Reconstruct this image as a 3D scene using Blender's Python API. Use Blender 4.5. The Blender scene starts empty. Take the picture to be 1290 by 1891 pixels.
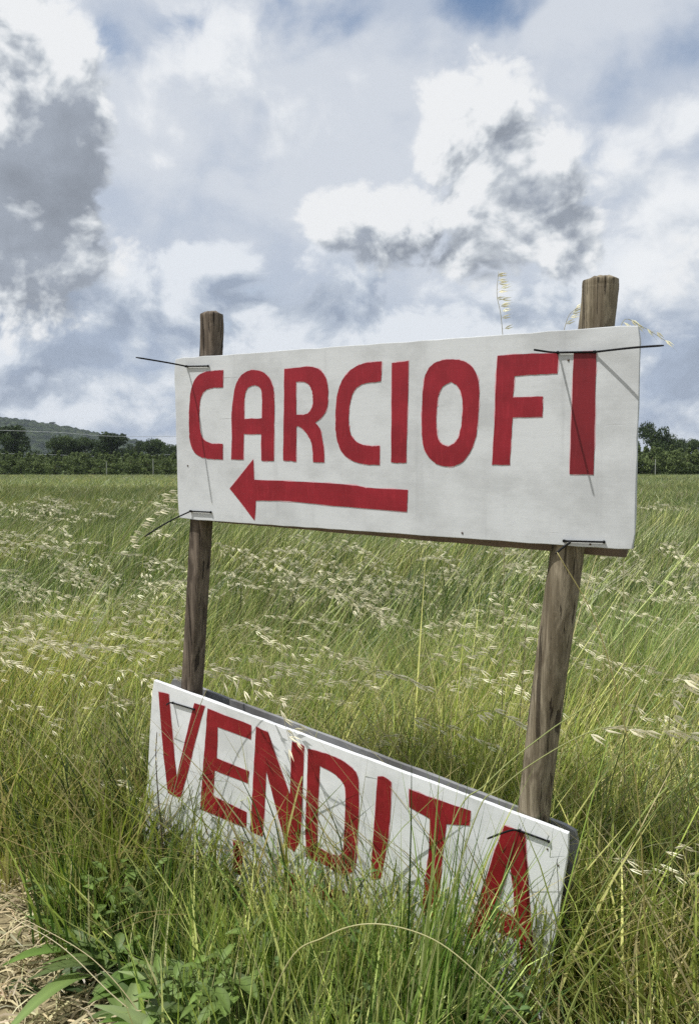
import bpy, bmesh, math, random
import numpy as np
from mathutils import Vector, Matrix
from mathutils.geometry import tessellate_polygon
random.seed(7); rng = np.random.default_rng(11)
D = bpy.data; C = bpy.context.scene
COL = C.collection
R = math.radians

# ---------------------------------------------------------------- camera
FPX, CX, CY = 1500.0, 645.0, 945.5                 # focal length in photo pixels (photo 1290 x 1891)
CAMH = 1.2
pitch = math.atan(80.5 / FPX)
cam = D.cameras.new('camera'); camo = D.objects.new('camera', cam); COL.objects.link(camo)
camo.location = (0, 0, CAMH); camo.rotation_euler = (math.pi / 2 - pitch, 0, 0)
cam.sensor_fit = 'VERTICAL'; cam.sensor_height = 36; cam.lens = FPX / 1891 * 36
cam.clip_start = 0.05; cam.clip_end = 6000
C.camera = camo
CF = np.array([0, math.cos(pitch), -math.sin(pitch)]); CU = np.array([0, math.sin(pitch), math.cos(pitch)])
CR = np.array([1.0, 0, 0]); C0 = np.array([0, 0, CAMH])
def ray(x, y): return CF + CR * (x - CX) / FPX - CU * (y - CY) / FPX
def at(x, y, Y):                                   # point on the ray through a photo pixel at world distance Y
    d = ray(x, y); return C0 + d * (Y / d[1])

# ---------------------------------------------------------------- sun direction
SUN = np.array([-0.424, -0.165, 0.890]); SUN /= np.linalg.norm(SUN)
C.view_settings.view_transform = 'Standard'; C.view_settings.look = 'None'
C.view_settings.exposure = 0.0; C.view_settings.gamma = 1.0
sl = D.lights.new('sun', 'SUN'); sl.energy = 5.0; sl.angle = R(0.5); sl.color = (1.0, 0.985, 0.95)
so = D.objects.new('sun', sl); COL.objects.link(so)
so.rotation_euler = Vector(SUN).to_track_quat('Z', 'Y').to_euler(); so.location = (-5, -2, 12)

# ---------------------------------------------------------------- node helpers
class X:
    """tiny expression wrapper round shader math nodes"""
    nt = None
    def __init__(s, sock): s.s = sock
    @staticmethod
    def m(op, *a, clamp=False):
        n = X.nt.nodes.new('ShaderNodeMath'); n.operation = op; n.use_clamp = clamp
        for i, v in enumerate(a):
            if isinstance(v, X): X.nt.links.new(v.s, n.inputs[i])
            else: n.inputs[i].default_value = v
        return X(n.outputs[0])
    def __add__(s, o): return X.m('ADD', s, o)
    __radd__ = __add__
    def __sub__(s, o): return X.m('SUBTRACT', s, o)
    def __rsub__(s, o): return X.m('SUBTRACT', o, s)
    def __mul__(s, o): return X.m('MULTIPLY', s, o)
    __rmul__ = __mul__
    def __truediv__(s, o): return X.m('DIVIDE', s, o)
def xmax(a, b): return X.m('MAXIMUM', a, b)
def sstep(x, a, b, t='SMOOTHSTEP'):
    n = X.nt.nodes.new('ShaderNodeMapRange'); n.interpolation_type = t
    X.nt.links.new(x.s, n.inputs[0]); n.inputs[1].default_value = a; n.inputs[2].default_value = b
    return X(n.outputs[0])
def comb(x, y, z):
    n = X.nt.nodes.new('ShaderNodeCombineXYZ')
    for i, v in enumerate((x, y, z)):
        if isinstance(v, X): X.nt.links.new(v.s, n.inputs[i])
        else: n.inputs[i].default_value = v
    return X(n.outputs[0])
def noise(vec, scale, detail=4, rough=0.5, dist=0.0, lac=2.0):
    n = X.nt.nodes.new('ShaderNodeTexNoise'); X.nt.links.new(vec.s, n.inputs['Vector'])
    n.inputs['Scale'].default_value = scale; n.inputs['Detail'].default_value = detail
    n.inputs['Roughness'].default_value = rough; n.inputs['Distortion'].default_value = dist
    n.inputs['Lacunarity'].default_value = lac
    return X(n.outputs['Fac'])
def mixc(f, a, b):
    n = X.nt.nodes.new('ShaderNodeMix'); n.data_type = 'RGBA'
    for sock, v in ((n.inputs[0], f), (n.inputs[6], a), (n.inputs[7], b)):
        if isinstance(v, X): X.nt.links.new(v.s, sock)
        elif isinstance(v, tuple): sock.default_value = (*v, 1)
        else: sock.default_value = v
    return X(n.outputs[2])

# ---------------------------------------------------------------- world: physical sky with cloud layers by direction
def build_world():
    w = D.worlds.new('World'); C.world = w; w.use_nodes = True
    nt = w.node_tree; nt.nodes.clear(); X.nt = nt
    geo = nt.nodes.new('ShaderNodeTexCoord')
    sep = nt.nodes.new('ShaderNodeSeparateXYZ'); nt.links.new(geo.outputs['Generated'], sep.inputs[0])
    dx, dy, dz = [X(o) for o in sep.outputs]
    az = X.m('ARCTAN2', dx, dy); el = X.m('ARCSINE', dz)
    def ae(x, y):
        d = ray(x, y); d = d / np.linalg.norm(d)
        return math.atan2(d[0], d[1]), math.asin(d[2])
    def blobs(lst, a, e):
        f = None
        for (x, y, rx, ry, h) in lst:
            a0, e0 = ae(x, y); u = (a - a0) * (FPX / rx); v = (e - e0) * (FPX / ry)
            q = h - h * (u * u + v * v)
            q = X.m('MAXIMUM', q, -1.0)
            f = q if f is None else xmax(f, q)
        return f
    sky = nt.nodes.new('ShaderNodeTexSky'); sky.sky_type = 'NISHITA'; sky.sun_disc = False
    sky.sun_elevation = math.asin(SUN[2]); sky.sun_rotation = math.atan2(SUN[0], SUN[1])
    sky.air_density = 1.2; sky.dust_density = 0.6; sky.ozone_density = 2.0
    vm = nt.nodes.new('ShaderNodeVectorMath'); vm.operation = 'SCALE'; vm.inputs['Scale'].default_value = 0.115
    nt.links.new(sky.outputs[0], vm.inputs[0]); base = X(vm.outputs[0])
    # lighting step: towards the sun as seen on the sky (up and left)
    da, de = -0.016, 0.026
    def nz2(v, scale, detail, rough):
        r_ = noise(v, scale, detail, rough); r_.s.node.noise_dimensions = '2D'; return r_
    def fields(a, e):
        v = comb(a * 8.0 + 12.3, e * 10.0 + 5.1, 0.0)
        w1 = nz2(v, .8, 2, .5); w2 = nz2(comb(a * 8.0 + 40.3, e * 10.0 + 71.1, 0.0), .8, 2, .5)
        v2 = comb(a * 8.0 + 12.3 + w1 * .55, e * 10.0 + 5.1 + w2 * .55, 0.0)
        n1 = nz2(v2, 1.0, 8, .52)
        vo = nt.nodes.new('ShaderNodeTexVoronoi'); vo.voronoi_dimensions = '2D'; vo.feature = 'F1'
        vo.inputs['Scale'].default_value = 2.3; vo.inputs['Detail'].default_value = 3; vo.inputs['Roughness'].default_value = 0.62; vo.normalize = True
        X.nt.links.new(v2.s, vo.inputs['Vector'])
        return n1 - 0.5, 0.42 - X(vo.outputs['Distance']), w1 - 0.5
    F0 = fields(az, el); F1 = fields(az + da, el + de)
    def layer(col, lst, shade, amp, soft, lit, mid, dark, k=1.5, bias=0.5, puff=0.5, mul=1.0, low=0.0):
        def dens(a, e, F): return blobs(lst, a, e) + F[0] * (amp * 2) + F[1] * (puff * amp) + F[2] * low
        d0 = dens(az, el, F0); d1 = dens(az + da, el + de, F1)
        alpha = sstep(d0, 0.0, soft) * mul
        sh = X.m('SMOOTH_MAX', blobs(shade, az, el) * .82 + F0[0] * .12 + F0[1] * .08, 0.0, .25) if shade else sstep(d0, 0.1, 1.2, 'LINEAR') * .3
        light = (d0 - d1) * k + bias - sh
        light = X.m('ADD', light, F0[1] * .14, clamp=True)
        dk = mixc(sstep(F0[0] + F0[1] * .4, -.25, .3), tuple(v * .86 for v in dark), tuple(v * 1.3 for v in dark))
        c = mixc(sstep(light, 0.0, 0.55, 'LINEAR'), dk, mid)
        c = mixc(sstep(light, 0.36, .92), c, lit)
        return mixc(alpha, col, c)
    # thin high veil with blue gaps
    veil = nz2(comb(az * 2.2 + 3, el * 3.2, 0.0), 1.3, 6, 0.55)
    gaps = blobs([(490, 50, 230, 120, .9), (930, 10, 150, 60, .9), (170, 105, 110, 80, .8), (1130, 130, 90, 200, .35), (265, 285, 90, 50, .4),
                  (1290, 60, 160, 70, .3), (240, 760, 160, 60, .5), (1240, 700, 110, 130, .7)], az, el)
    va = sstep(veil * 1.5 + F0[0] * 1.2 - xmax(gaps, 0.0) * 0.74 + 0.30, 0.05, 0.75)
    vcol = mixc(sstep(F0[0] * .9 + veil, .28, .62), (0.51, 0.57, 0.67), (0.67, 0.71, 0.77))
    col = mixc(va * 0.95, base, vcol)
    # low distant cumulus banks, blue-grey with pale edges
    col = layer(col, [(120, 620, 360, 150, .8), (520, 590, 300, 130, .8), (820, 600, 300, 110, .75), (1230, 640, 240, 160, .8), (60, 740, 330, 70, .8),
                      (1240, 500, 140, 110, .7), (2200, 560, 700, 200, .6), (-900, 560, 700, 200, .6)],
                [(210, 630, 170, 80, 1.0), (590, 570, 120, 60, 1.0), (60, 590, 130, 70, .9), (1240, 650, 130, 100, 1.0), (700, 530, 90, 40, .7), (440, 540, 90, 40, .7), (980, 560, 100, 45, .5), (60, 740, 130, 25, .5)],
                1.8, .45, (0.78, 0.82, 0.87), (0.56, 0.62, 0.70), (0.33, 0.39, 0.49), k=.9, bias=.60, mul=.96, low=.5)
    # soft puffs inside the veil
    col = layer(col, [(360, 150, 150, 100, .4), (490, 225, 95, 65, .6), (620, 120, 60, 90, .2), (1080, 310, 140, 80, .5), (1240, 440, 110, 140, .6),
                      (130, 90, 90, 90, .7), (1500, 260, 240, 200, .5), (-500, 200, 240, 220, .5)],
                [(500, 250, 70, 25, .5), (1150, 340, 90, 40, .3), (380, 210, 60, 30, .3), (1250, 440, 70, 60, .2)],
                1.3, .7, (0.88, 0.90, 0.92), (0.70, 0.74, 0.79), (0.48, 0.53, 0.60), k=.7, bias=.68, mul=.85, low=-.6)
    # the three big cumulus
    col = layer(col, [(40, 330, 165, 240, 1.6), (0, 130, 120, 150, 1.2), (60, 440, 150, 90, .9), (110, 100, 80, 80, .7),
                      (880, 240, 115, 110, 1.0), (960, 330, 130, 100, .9), (1040, 410, 70, 80, .7), (640, 405, 70, 55, .75), (760, 430, 130, 75, .8), (870, 450, 110, 90, .8),
                      (-700, 420, 360, 200, .8), (1900, 330, 380, 200, .8)],
                [(80, 300, 130, 140, 1.5), (50, 440, 150, 90, 1.2), (10, 110, 80, 60, 1.0), (20, 230, 60, 60, .6), (935, 290, 62, 72, .95), (995, 350, 85, 42, .85), (1060, 425, 60, 50, .7), (655, 420, 58, 30, .75), (860, 468, 130, 50, .75),
                 (-700, 520, 360, 200, .8), (1900, 430, 380, 200, .8)],
                1.8, .60, (0.86, 0.875, 0.89), (0.62, 0.66, 0.70), (0.29, 0.323, 0.375), k=.88, bias=.79, puff=1.0)
    bg = nt.nodes.new('ShaderNodeBackground'); nt.links.new(col.s, bg.inputs[0]); bg.inputs[1].default_value = 1.0
    out = nt.nodes.new('ShaderNodeOutputWorld'); nt.links.new(bg.outputs[0], out.inputs[0])
    w.cycles.sampling_method = 'MANUAL'; w.cycles.sample_map_resolution = 512
build_world()

# ---------------------------------------------------------------- materials
def newmat(name):
    m = D.materials.new(name); m.use_nodes = True; nt = m.node_tree; nt.nodes.clear(); X.nt = nt
    out = nt.nodes.new('ShaderNodeOutputMaterial')
    return m, nt, out
def principled(nt, color, rough=0.6, spec=0.5, normal=None):
    b = nt.nodes.new('ShaderNodeBsdfPrincipled')
    if isinstance(color, X): nt.links.new(color.s, b.inputs['Base Color'])
    else: b.inputs['Base Color'].default_value = (*color, 1)
    if isinstance(rough, X): nt.links.new(rough.s, b.inputs['Roughness'])
    else: b.inputs['Roughness'].default_value = rough
    b.inputs['Specular IOR Level'].default_value = spec
    if normal: nt.links.new(normal, b.inputs['Normal'])
    return b
def bump(nt, h, strength, dist):
    b = nt.nodes.new('ShaderNodeBump'); b.inputs['Strength'].default_value = strength; b.inputs['Distance'].default_value = dist
    nt.links.new(h.s, b.inputs['Height']); return b.outputs[0]
def objco(nt):
    t = nt.nodes.new('ShaderNodeTexCoord'); return t.outputs['Object']
def scaled(nt, sock, s):
    m = nt.nodes.new('ShaderNodeMapping'); m.inputs['Scale'].default_value = s; nt.links.new(sock, m.inputs[0]); return X(m.outputs[0])

def leaf_mat(name, transl=0.35, rough=0.5, spec=0.35):
    m, nt, out = newmat(name)
    a = nt.nodes.new('ShaderNodeAttribute'); a.attribute_name = 'tint'
    p = principled(nt, X(a.outputs['Color']), rough, spec)
    t = nt.nodes.new('ShaderNodeBsdfTranslucent')
    hs = nt.nodes.new('ShaderNodeHueSaturation'); hs.inputs['Saturation'].default_value = 1.1; hs.inputs['Value'].default_value = 1.35
    nt.links.new(a.outputs['Color'], hs.inputs['Color']); nt.links.new(hs.outputs[0], t.inputs[0])
    mx = nt.nodes.new('ShaderNodeMixShader'); mx.inputs[0].default_value = transl
    nt.links.new(p.outputs[0], mx.inputs[1]); nt.links.new(t.outputs[0], mx.inputs[2]); nt.links.new(mx.outputs[0], out.inputs[0])
    return m
GRASS = leaf_mat('grass_blade', 0.28, 0.42, 0.45)
CROWN = leaf_mat('tree_leaf', 0.28, 0.65, 0.2)
BROAD = leaf_mat('broad_leaf', 0.34, 0.52, 0.35)

def white_paint(name, base, dirt, grain=1.0):
    m, nt, out = newmat(name); o = objco(nt)
    g = noise(scaled(nt, o, (2.2, 60, 1)), 1.0, 6, 0.6)
    blot = noise(scaled(nt, o, (3, 4, 1)), 1.6, 6, 0.62)
    fine = noise(scaled(nt, o, (30, 45, 30)), 2.0, 5, 0.7)
    c = mixc(sstep(blot, .40, .66) * .85, base, dirt)
    streak = noise(scaled(nt, o, (26, 1.6, 1)), 1.0, 5, .6); c = mixc(sstep(streak, .55, .75) * .35, c, tuple(v * .8 for v in dirt))
    c = mixc(sstep(fine, .56, .78) * .30, c, tuple(v * .72 for v in dirt))
    crack = sstep(g, .66, .70) * sstep(noise(scaled(nt, o, (5, 5, 1)), 1.7, 3), .46, .6)
    c = mixc(crack * .55, c, tuple(v * .58 for v in dirt))
    wx = scaled(nt, o, (1, 1, 1))
    n = bump(nt, g * .5 + fine * .4 - crack * .8, .35 * grain, .0012)
    p = principled(nt, c, .55 + fine * .15, .35, n); nt.links.new(p.outputs[0], out.inputs[0]); return m
def red_paint(name, base, dark):
    m, nt, out = newmat(name); o = objco(nt)
    g = noise(scaled(nt, o, (14, 60, 1)), 1.0, 6, 0.6); b = noise(scaled(nt, o, (9, 9, 1)), 1.6, 5, 0.6)
    st = noise(scaled(nt, o, (150, 16, 1)), 1.0, 4, 0.6)
    c = mixc(sstep(b, .3, .7), dark, base)
    c = mixc(sstep(st, .50, .72) * .32, c, tuple(min(1, v * 1.35 + .01) for v in base))
    chip = sstep(noise(scaled(nt, o, (110, 140, 1)), 1.0, 3, .6), .76, .79)
    c = mixc(chip * .8, c, (.6, .5, .48))
    n = bump(nt, g * .6 + st * .3 - chip, .35, .001)
    p = principled(nt, c, .42 + b * .2, .4, n); nt.links.new(p.outputs[0], out.inputs[0]); return m
WHITE = white_paint('white_board_paint', (.575, .59, .595), (.43, .44, .44))
WHITE2 = white_paint('bright_white_board_paint', (.72, .73, .73), (.54, .55, .54), .7)
GREYB = white_paint('grey_board_back', (.25, .25, .25), (.11, .105, .10))
BROWNB = white_paint('brown_board_back', (.22, .16, .12), (.12, .09, .07))
RED = red_paint('red_letter_paint', (.27, .009, .019), (.20, .006, .013))
REDK = red_paint('dark_red_letter_paint', (.19, .008, .014), (.15, .007, .012))
RED2 = red_paint('bright_red_letter_paint', (.25, .008, .014), (.17, .006, .009))
PINK = red_paint('red_letter_edge', (.66, .40, .42), (.60, .30, .33))
def plain(name, c, r, s=.5):
    m, nt, out = newmat(name); o = objco(nt)
    f = noise(scaled(nt, o, (1, 1, 1)), 60, 3)
    p = principled(nt, mixc(f, tuple(v * .8 for v in c), tuple(v * 1.15 for v in c)), r, s); nt.links.new(p.outputs[0], out.inputs[0]); return m
BLACK = plain('black_plastic', (.008, .008, .009), .6, .15)
CONC = plain('pale_concrete', (.36, .36, .32), .85)
WIRE = plain('wire', (.34, .35, .36), .5)
def wood(name, a, b, dark):
    m, nt, out = newmat(name); o = objco(nt)
    w = noise(scaled(nt, o, (5, 5, 1.4)), 1.2, 3, .5)
    v = nt.nodes.new('ShaderNodeVectorMath'); v.operation = 'ADD'
    sc = scaled(nt, o, (44, 44, 2.6)); wv = comb(w * 11.0, w * 9.0, 0.0)
    nt.links.new(sc.s, v.inputs[0]); nt.links.new(wv.s, v.inputs[1]); vv = X(v.outputs[0])
    g = noise(vv, 1.0, 7, .66); rings = X.m('SINE', noise(vv, .35, 2, .4) * 46.0) * .5 + .5
    fine = noise(scaled(nt, o, (260, 260, 9)), 1.0, 5, .75)
    c = mixc(sstep(g, .38, .62), a, b); c = mixc(sstep(rings, .6, 1.0) * .5, c, dark)
    crack = sstep(noise(scaled(nt, o, (95, 95, 1.6)), 1.0, 4, .55), .60, .64)
    c = mixc(crack * .85, c, tuple(x * .4 for x in dark)); c = mixc(sstep(fine, .42, .6) * .5, c, tuple(x * .45 for x in a)); c = mixc(sstep(fine, .56, .7) * .4, c, tuple(min(1, x * 1.5) for x in b))
    n = bump(nt, g * .5 - rings * .35 + fine * .35 - crack * 1.4, .9, .003)
    p = principled(nt, c, .85, .2, n); nt.links.new(p.outputs[0], out.inputs[0]); return m
WOODL = wood('dark_weathered_wood', (.10, .078, .058), (.20, .16, .122), (.035, .025, .019))
WOODR = wood('grey_brown_wood', (.15, .122, .080), (.31, .262, .185), (.07, .05, .032))

# ---------------------------------------------------------------- object helpers
def tag(o, label=None, cat=None, group=None, kind=None):
    if label: o['label'] = label
    if cat: o['category'] = cat
    if group: o['group'] = group
    if kind: o['kind'] = kind
    return o
def link_bm(name, bm, mats, parent=None, smooth=False):
    me = D.meshes.new(name); bm.normal_update(); bm.to_mesh(me); bm.free()
    for m in (mats if isinstance(mats, (list, tuple)) else [mats]): me.materials.append(m)
    if smooth:
        me.polygons.foreach_set('use_smooth', [True] * len(me.polygons))
    o = D.objects.new(name, me); COL.objects.link(o)
    if parent: o.parent = parent
    return o
def np_mesh(name, V, T, col=None, mat=None, link=True, parent=None, smooth=False):
    me = D.meshes.new(name); V = np.ascontiguousarray(V, np.float32); T = np.ascontiguousarray(T, np.int32)
    me.vertices.add(len(V)); me.vertices.foreach_set('co', V.ravel())
    me.loops.add(T.size); me.loops.foreach_set('vertex_index', T.ravel())
    me.polygons.add(len(T)); me.polygons.foreach_set('loop_start', np.arange(0, T.size, T.shape[1], dtype=np.int32))
    if smooth: me.polygons.foreach_set('use_smooth', np.ones(len(T), bool))
    me.update(calc_edges=True)
    if col is not None:
        a = me.color_attributes.new('tint', 'FLOAT_COLOR', 'POINT')
        c4 = np.ones((len(V), 4), np.float32); c4[:, :3] = np.clip(col, 0.004, 1); a.data.foreach_set('color', c4.ravel())
    if mat: me.materials.append(mat)
    o = D.objects.new(name, me)
    if link: COL.objects.link(o)
    if parent: o.parent = parent
    return o
def empty(name, loc=(0, 0, 0), mat=None):
    o = D.objects.new(name, None); COL.objects.link(o); o.empty_display_size = .1
    if mat is not None: o.matrix_world = mat
    else: o.location = loc
    return o
def tube(pts, rad, n=6, cap=True):
    """triangle tube through pts; rad scalar or list -> V, T"""
    P = np.array(pts, float); m = len(P); rr = np.full(m, rad) if np.isscalar(rad) else np.array(rad, float)
    t = np.gradient(P, axis=0); t /= np.linalg.norm(t, axis=1)[:, None] + 1e-12
    ref = np.array([0, 0, 1.0]) if abs(t[0][2]) < .8 else np.array([1.0, 0, 0])
    V = []
    for i in range(m):
        s = np.cross(t[i], ref); s /= np.linalg.norm(s); u = np.cross(s, t[i])
        for k in range(n):
            a = 2 * math.pi * k / n; V.append(P[i] + rr[i] * (math.cos(a) * s + math.sin(a) * u))
    T = []
    for i in range(m - 1):
        for k in range(n):
            a, b = i * n + k, i * n + (k + 1) % n; T += [(a, b, b + n), (a, b + n, a + n)]
    if cap:
        V += [P[0], P[-1]]; c0, c1 = len(V) - 2, len(V) - 1
        for k in range(n): T += [(c0, (k + 1) % n, k), (c1, (m - 1) * n + k, (m - 1) * n + (k + 1) % n)]
    return np.array(V), np.array(T)
def spline(pts, sub=8):
    P = [np.array(p, float) for p in pts]; P = [2 * P[0] - P[1]] + P + [2 * P[-1] - P[-2]]; out = []
    for i in range(1, len(P) - 2):
        for k in range(sub):
            t = k / sub; a, b, c, d = P[i - 1:i + 3]
            out.append(.5 * ((2 * b) + (c - a) * t + (2 * a - 5 * b + 4 * c - d) * t * t + (3 * b - a - 3 * c + d) * t ** 3))
    out.append(P[-2]); return out
def join(parts):
    V, T, K, n = [], [], [], 0
    for v, t, c in parts:
        V.append(v); T.append(np.asarray(t) + n); n += len(v)
        K.append(np.broadcast_to(np.asarray(c, float), (len(v), 3)))
    return np.concatenate(V), np.concatenate(T), np.concatenate(K)

# ---------------------------------------------------------------- the plane of the sign (fitted to the photo)
yaw, tilt, roll = 0.5614220869, 0.0419928116, 0.0187927729
r = np.array([math.cos(yaw), -math.sin(yaw), 0]); n = np.array([-math.sin(yaw), -math.cos(yaw), 0]); u = np.array([0, 0, 1.0])
u, n = u * math.cos(tilt) + n * math.sin(tilt), n * math.cos(tilt) - u * math.sin(tilt)
PR = r * math.cos(roll) - u * math.sin(roll); PU = u * math.cos(roll) + r * math.sin(roll); PN = n
PC = np.array([-0.454009085, 2.15499587, 1.0669061])
BW, BH, BT = 1.1714, 0.42, 0.011
RL, RR = 0.0265, 0.0345
def onp(x, y, off=0.0):                             # photo pixel -> 3D point on the sign plane moved out by off
    d = ray(x, y); return C0 + d * (((PC + PN * off - C0) @ PN) / (d @ PN))
def frame(origin, rr, uu):
    nn = np.cross(rr, uu)
    return Matrix(((rr[0], uu[0], nn[0], origin[0]), (rr[1], uu[1], nn[1], origin[1]), (rr[2], uu[2], nn[2], origin[2]), (0, 0, 0, 1)))
def local(P, O, rr, uu):
    nn = np.cross(rr, uu); d = np.asarray(P) - O; return (d @ rr, d @ uu, d @ nn)

def curve_poly(pts, sub=5, thr=48):
    P = [np.array(p, float) for p in pts]; m = len(P); tan = []
    for i in range(m):
        a = P[i] - P[i - 1]; b = P[(i + 1) % m] - P[i]
        ang = math.degrees(math.acos(np.clip((a @ b) / (np.linalg.norm(a) * np.linalg.norm(b) + 1e-9), -1, 1)))
        tan.append(None if ang > thr else (P[(i + 1) % m] - P[i - 1]) / np.linalg.norm(P[(i + 1) % m] - P[i - 1]))
    out = []
    for i in range(m):
        p0, p1 = P[i], P[(i + 1) % m]; L = np.linalg.norm(p1 - p0)
        t0 = (tan[i] * L) if tan[i] is not None else (p1 - p0); t1 = (tan[(i + 1) % m] * L) if tan[(i + 1) % m] is not None else (p1 - p0)
        for k in range(sub):
            t = k / sub; h = (2 * t**3 - 3 * t**2 + 1) * p0 + (t**3 - 2 * t**2 + t) * t0 + (-2 * t**3 + 3 * t**2) * p1 + (t**3 - t**2) * t1
            out.append(h)
    return out
def offset(poly, d):
    m = len(poly); area = sum(poly[i][0] * poly[(i + 1) % m][1] - poly[(i + 1) % m][0] * poly[i][1] for i in range(m))
    sg = 1 if area > 0 else -1; out = []
    for i in range(m):
        t = poly[(i + 1) % m] - poly[i - 1]; t = t / (np.linalg.norm(t) + 1e-12)
        out.append(poly[i] + sg * d * np.array([t[1], -t[0]]))
    return out
def letter(name, parent, loops, mat, O, rr, uu, cv, off=0.0, halo=0.0011):
    """loops of photo pixels (outer, holes) -> painted letter with a slightly bled edge, lying on the board"""
    bm = bmesh.new(); polys = []
    for lp in loops:
        px = [cv(*p) for p in lp]
        loc = [np.array(local(onp(*p, off), O, rr, uu)[:2]) for p in px]
        polys.append(curve_poly(loc))
    for lay, (grow, z, mi) in enumerate(((halo, .0005, 1), (0.0, .0011, 0))):
        rings = []
        for k, pl in enumerate(polys):
            q = offset(pl, grow if k == 0 else -grow) if grow else pl
            q = [p + rng.normal(0, .0007 if grow else .00038, 2) for p in q]
            rings.append([Vector((p[0], p[1], z)) for p in q])
        tris = tessellate_polygon(rings); flat = [v for rg in rings for v in rg]
        vs = [bm.verts.new(v) for v in flat]
        for t in tris:
            try: f = bm.faces.new([vs[i] for i in t])
            except ValueError: continue
            f.material_index = mi
            f.normal_update()
            if f.normal.z < 0: f.normal_flip()
    return link_bm(name, bm, [mat, PINK], parent)

def panel(name, w, h, t, mat, parent, corner=.004, warp=.0015, seed=0):
    """plywood sheet, worn edges: local x across, y up, front face at z=0"""
    rg = random.Random(seed); bm = bmesh.new(); nx, ny = 34, 14
    ring = []
    def edgej(): return rg.uniform(-.0009, .0009)
    grid = {}
    for zi, z in enumerate((0, -t)):
        for i in range(nx + 1):
            for j in range(ny + 1):
                x, y = w * i / nx, h * j / ny
                if i in (0, nx): x += edgej()
                if j in (0, ny): y += edgej()
                if i in (0, nx) and j in (0, ny):
                    x += (corner if i == 0 else -corner); y += (corner if j == 0 else -corner) * .4
                grid[zi, i, j] = bm.verts.new((x, y, z))
    for i in range(nx):
        for j in range(ny):
            bm.faces.new([grid[0, i, j], grid[0, i + 1, j], grid[0, i + 1, j + 1], grid[0, i, j + 1]])
            bm.faces.new([grid[1, i, j + 1], grid[1, i + 1, j + 1], grid[1, i + 1, j], grid[1, i, j]])
    def side(seq):
        for (a, b) in zip(seq[:-1], seq[1:]): bm.faces.new([grid[0, *a], grid[1, *a], grid[1, *b], grid[0, *b]])
    per = [(i, 0) for i in range(nx)] + [(nx, j) for j in range(ny)] + [(nx - i, ny) for i in range(nx)] + [(0, ny - j) for j in range(ny)] + [(0, 0)]
    side(per); bmesh.ops.recalc_face_normals(bm, faces=bm.faces)
    o = link_bm(name, bm, mat, parent); o.modifiers.new('bevel', 'BEVEL').width = .0012
    o.modifiers['bevel'].limit_method = 'ANGLE'; o.modifiers['bevel'].angle_limit = R(50); o.modifiers['bevel'].segments = 2
    return o

z1 = lambda X_, Y_: (240 + X_ / 2.389, 490 + Y_ / 2.389)
z2 = lambda X_, Y_: (740 + X_ / 2.345, 480 + Y_ / 2.345)
z3 = lambda X_, Y_: (240 + X_ / 2.389, 1220 + Y_ / 2.389)
z4 = lambda X_, Y_: (640 + X_ / 2.389, 1380 + Y_ / 2.389)

# upper board
UO = PC - PN * 0.0
ub = empty('sign_board', mat=frame(UO, PR, PU))
tag(ub, 'white board reading CARCIOFI above a red arrow pointing left', 'sign', 'painted boards tied to the posts')
panel('panel', BW, BH, BT, WHITE, ub, seed=1)
L1 = [
 [[(412,463),(370,465),(320,475),(290,500),(272,545),(265,600),(262,660),(262,720),(267,780),(282,820),(310,843),(350,853),(410,856),(410,787),(365,786),(335,775),(318,755),(310,720),(307,670),(308,620),(313,585),(325,560),(345,545),(375,539),(411,538)]],
 [[(448,855),(450,760),(450,650),(455,600),(462,550),(475,510),(500,478),(535,463),(570,465),(600,480),(622,510),(633,550),(637,600),(637,700),(635,863),(580,862),(580,745),(503,744),(501,857)],
  [(505,677),(505,600),(508,570),(515,548),(530,534),(550,529),(568,534),(580,550),(583,575),(583,676)]],
 [[(676,860),(680,640),(681,457),(740,452),(790,447),(830,457),(858,485),(871,525),(874,580),(870,625),(850,665),(816,694),(838,720),(848,760),(855,810),(857,869),(808,867),(806,820),(798,775),(782,745),(762,722),(740,709),(734,712),(733,866)],
  [(733,659),(733,513),(765,513),(785,522),(800,545),(807,580),(805,620),(793,645),(770,658)]],
 [[(1110,424),(1060,428),(1010,440),(965,470),(935,510),(915,570),(908,640),(907,710),(912,760),(925,805),(950,840),(990,865),(1040,878),(1100,880),(1102,796),(1060,797),(1020,790),(990,770),(972,740),(965,690),(966,640),(972,600),(985,560),(1005,535),(1040,520),(1107,511)]],
 [[(1155,430),(1229,422),(1224,640),(1218,871),(1152,870),(1154,650)]],
]
L2 = [
 [[(215,431),(260,436),(295,452),(322,485),(336,530),(338,600),(334,680),(325,760),(305,820),(280,860),(245,887),(200,894),(160,885),(125,858),(102,820),(92,770),(90,700),(92,620),(98,540),(110,490),(135,455),(170,437)],
  [(215,528),(240,540),(258,570),(267,620),(265,680),(257,740),(240,785),(205,808),(175,795),(158,765),(153,700),(155,640),(162,590),(180,550)]],
 [[(418,415),(540,408),(680,404),(677,491),(560,497),(492,503),(484,596),(615,591),(611,679),(482,682),(476,780),(471,887),(394,886),(405,700),(410,550)]],
]
for lp in L1: letter('letter', ub, lp, RED, UO, PR, PU, z1)
for lp in L2: letter('letter', ub, lp, RED, UO, PR, PU, z2)
o = letter('letter', ub, [[(748,400),(845,396),(840,600),(833,929),(729,927),(740,620)]], REDK, UO, PR, PU, z2)
tag(o, 'darker red last letter I')
letter('arrow', ub, [[(545,857),(441,984),(550,1125),(556,1037),(700,1040),(900,1060),(1221,1088),(1225,990),(1050,982),(1000,972),(880,962),(700,952),(548,946)]], RED, UO, PR, PU, z1)
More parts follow.
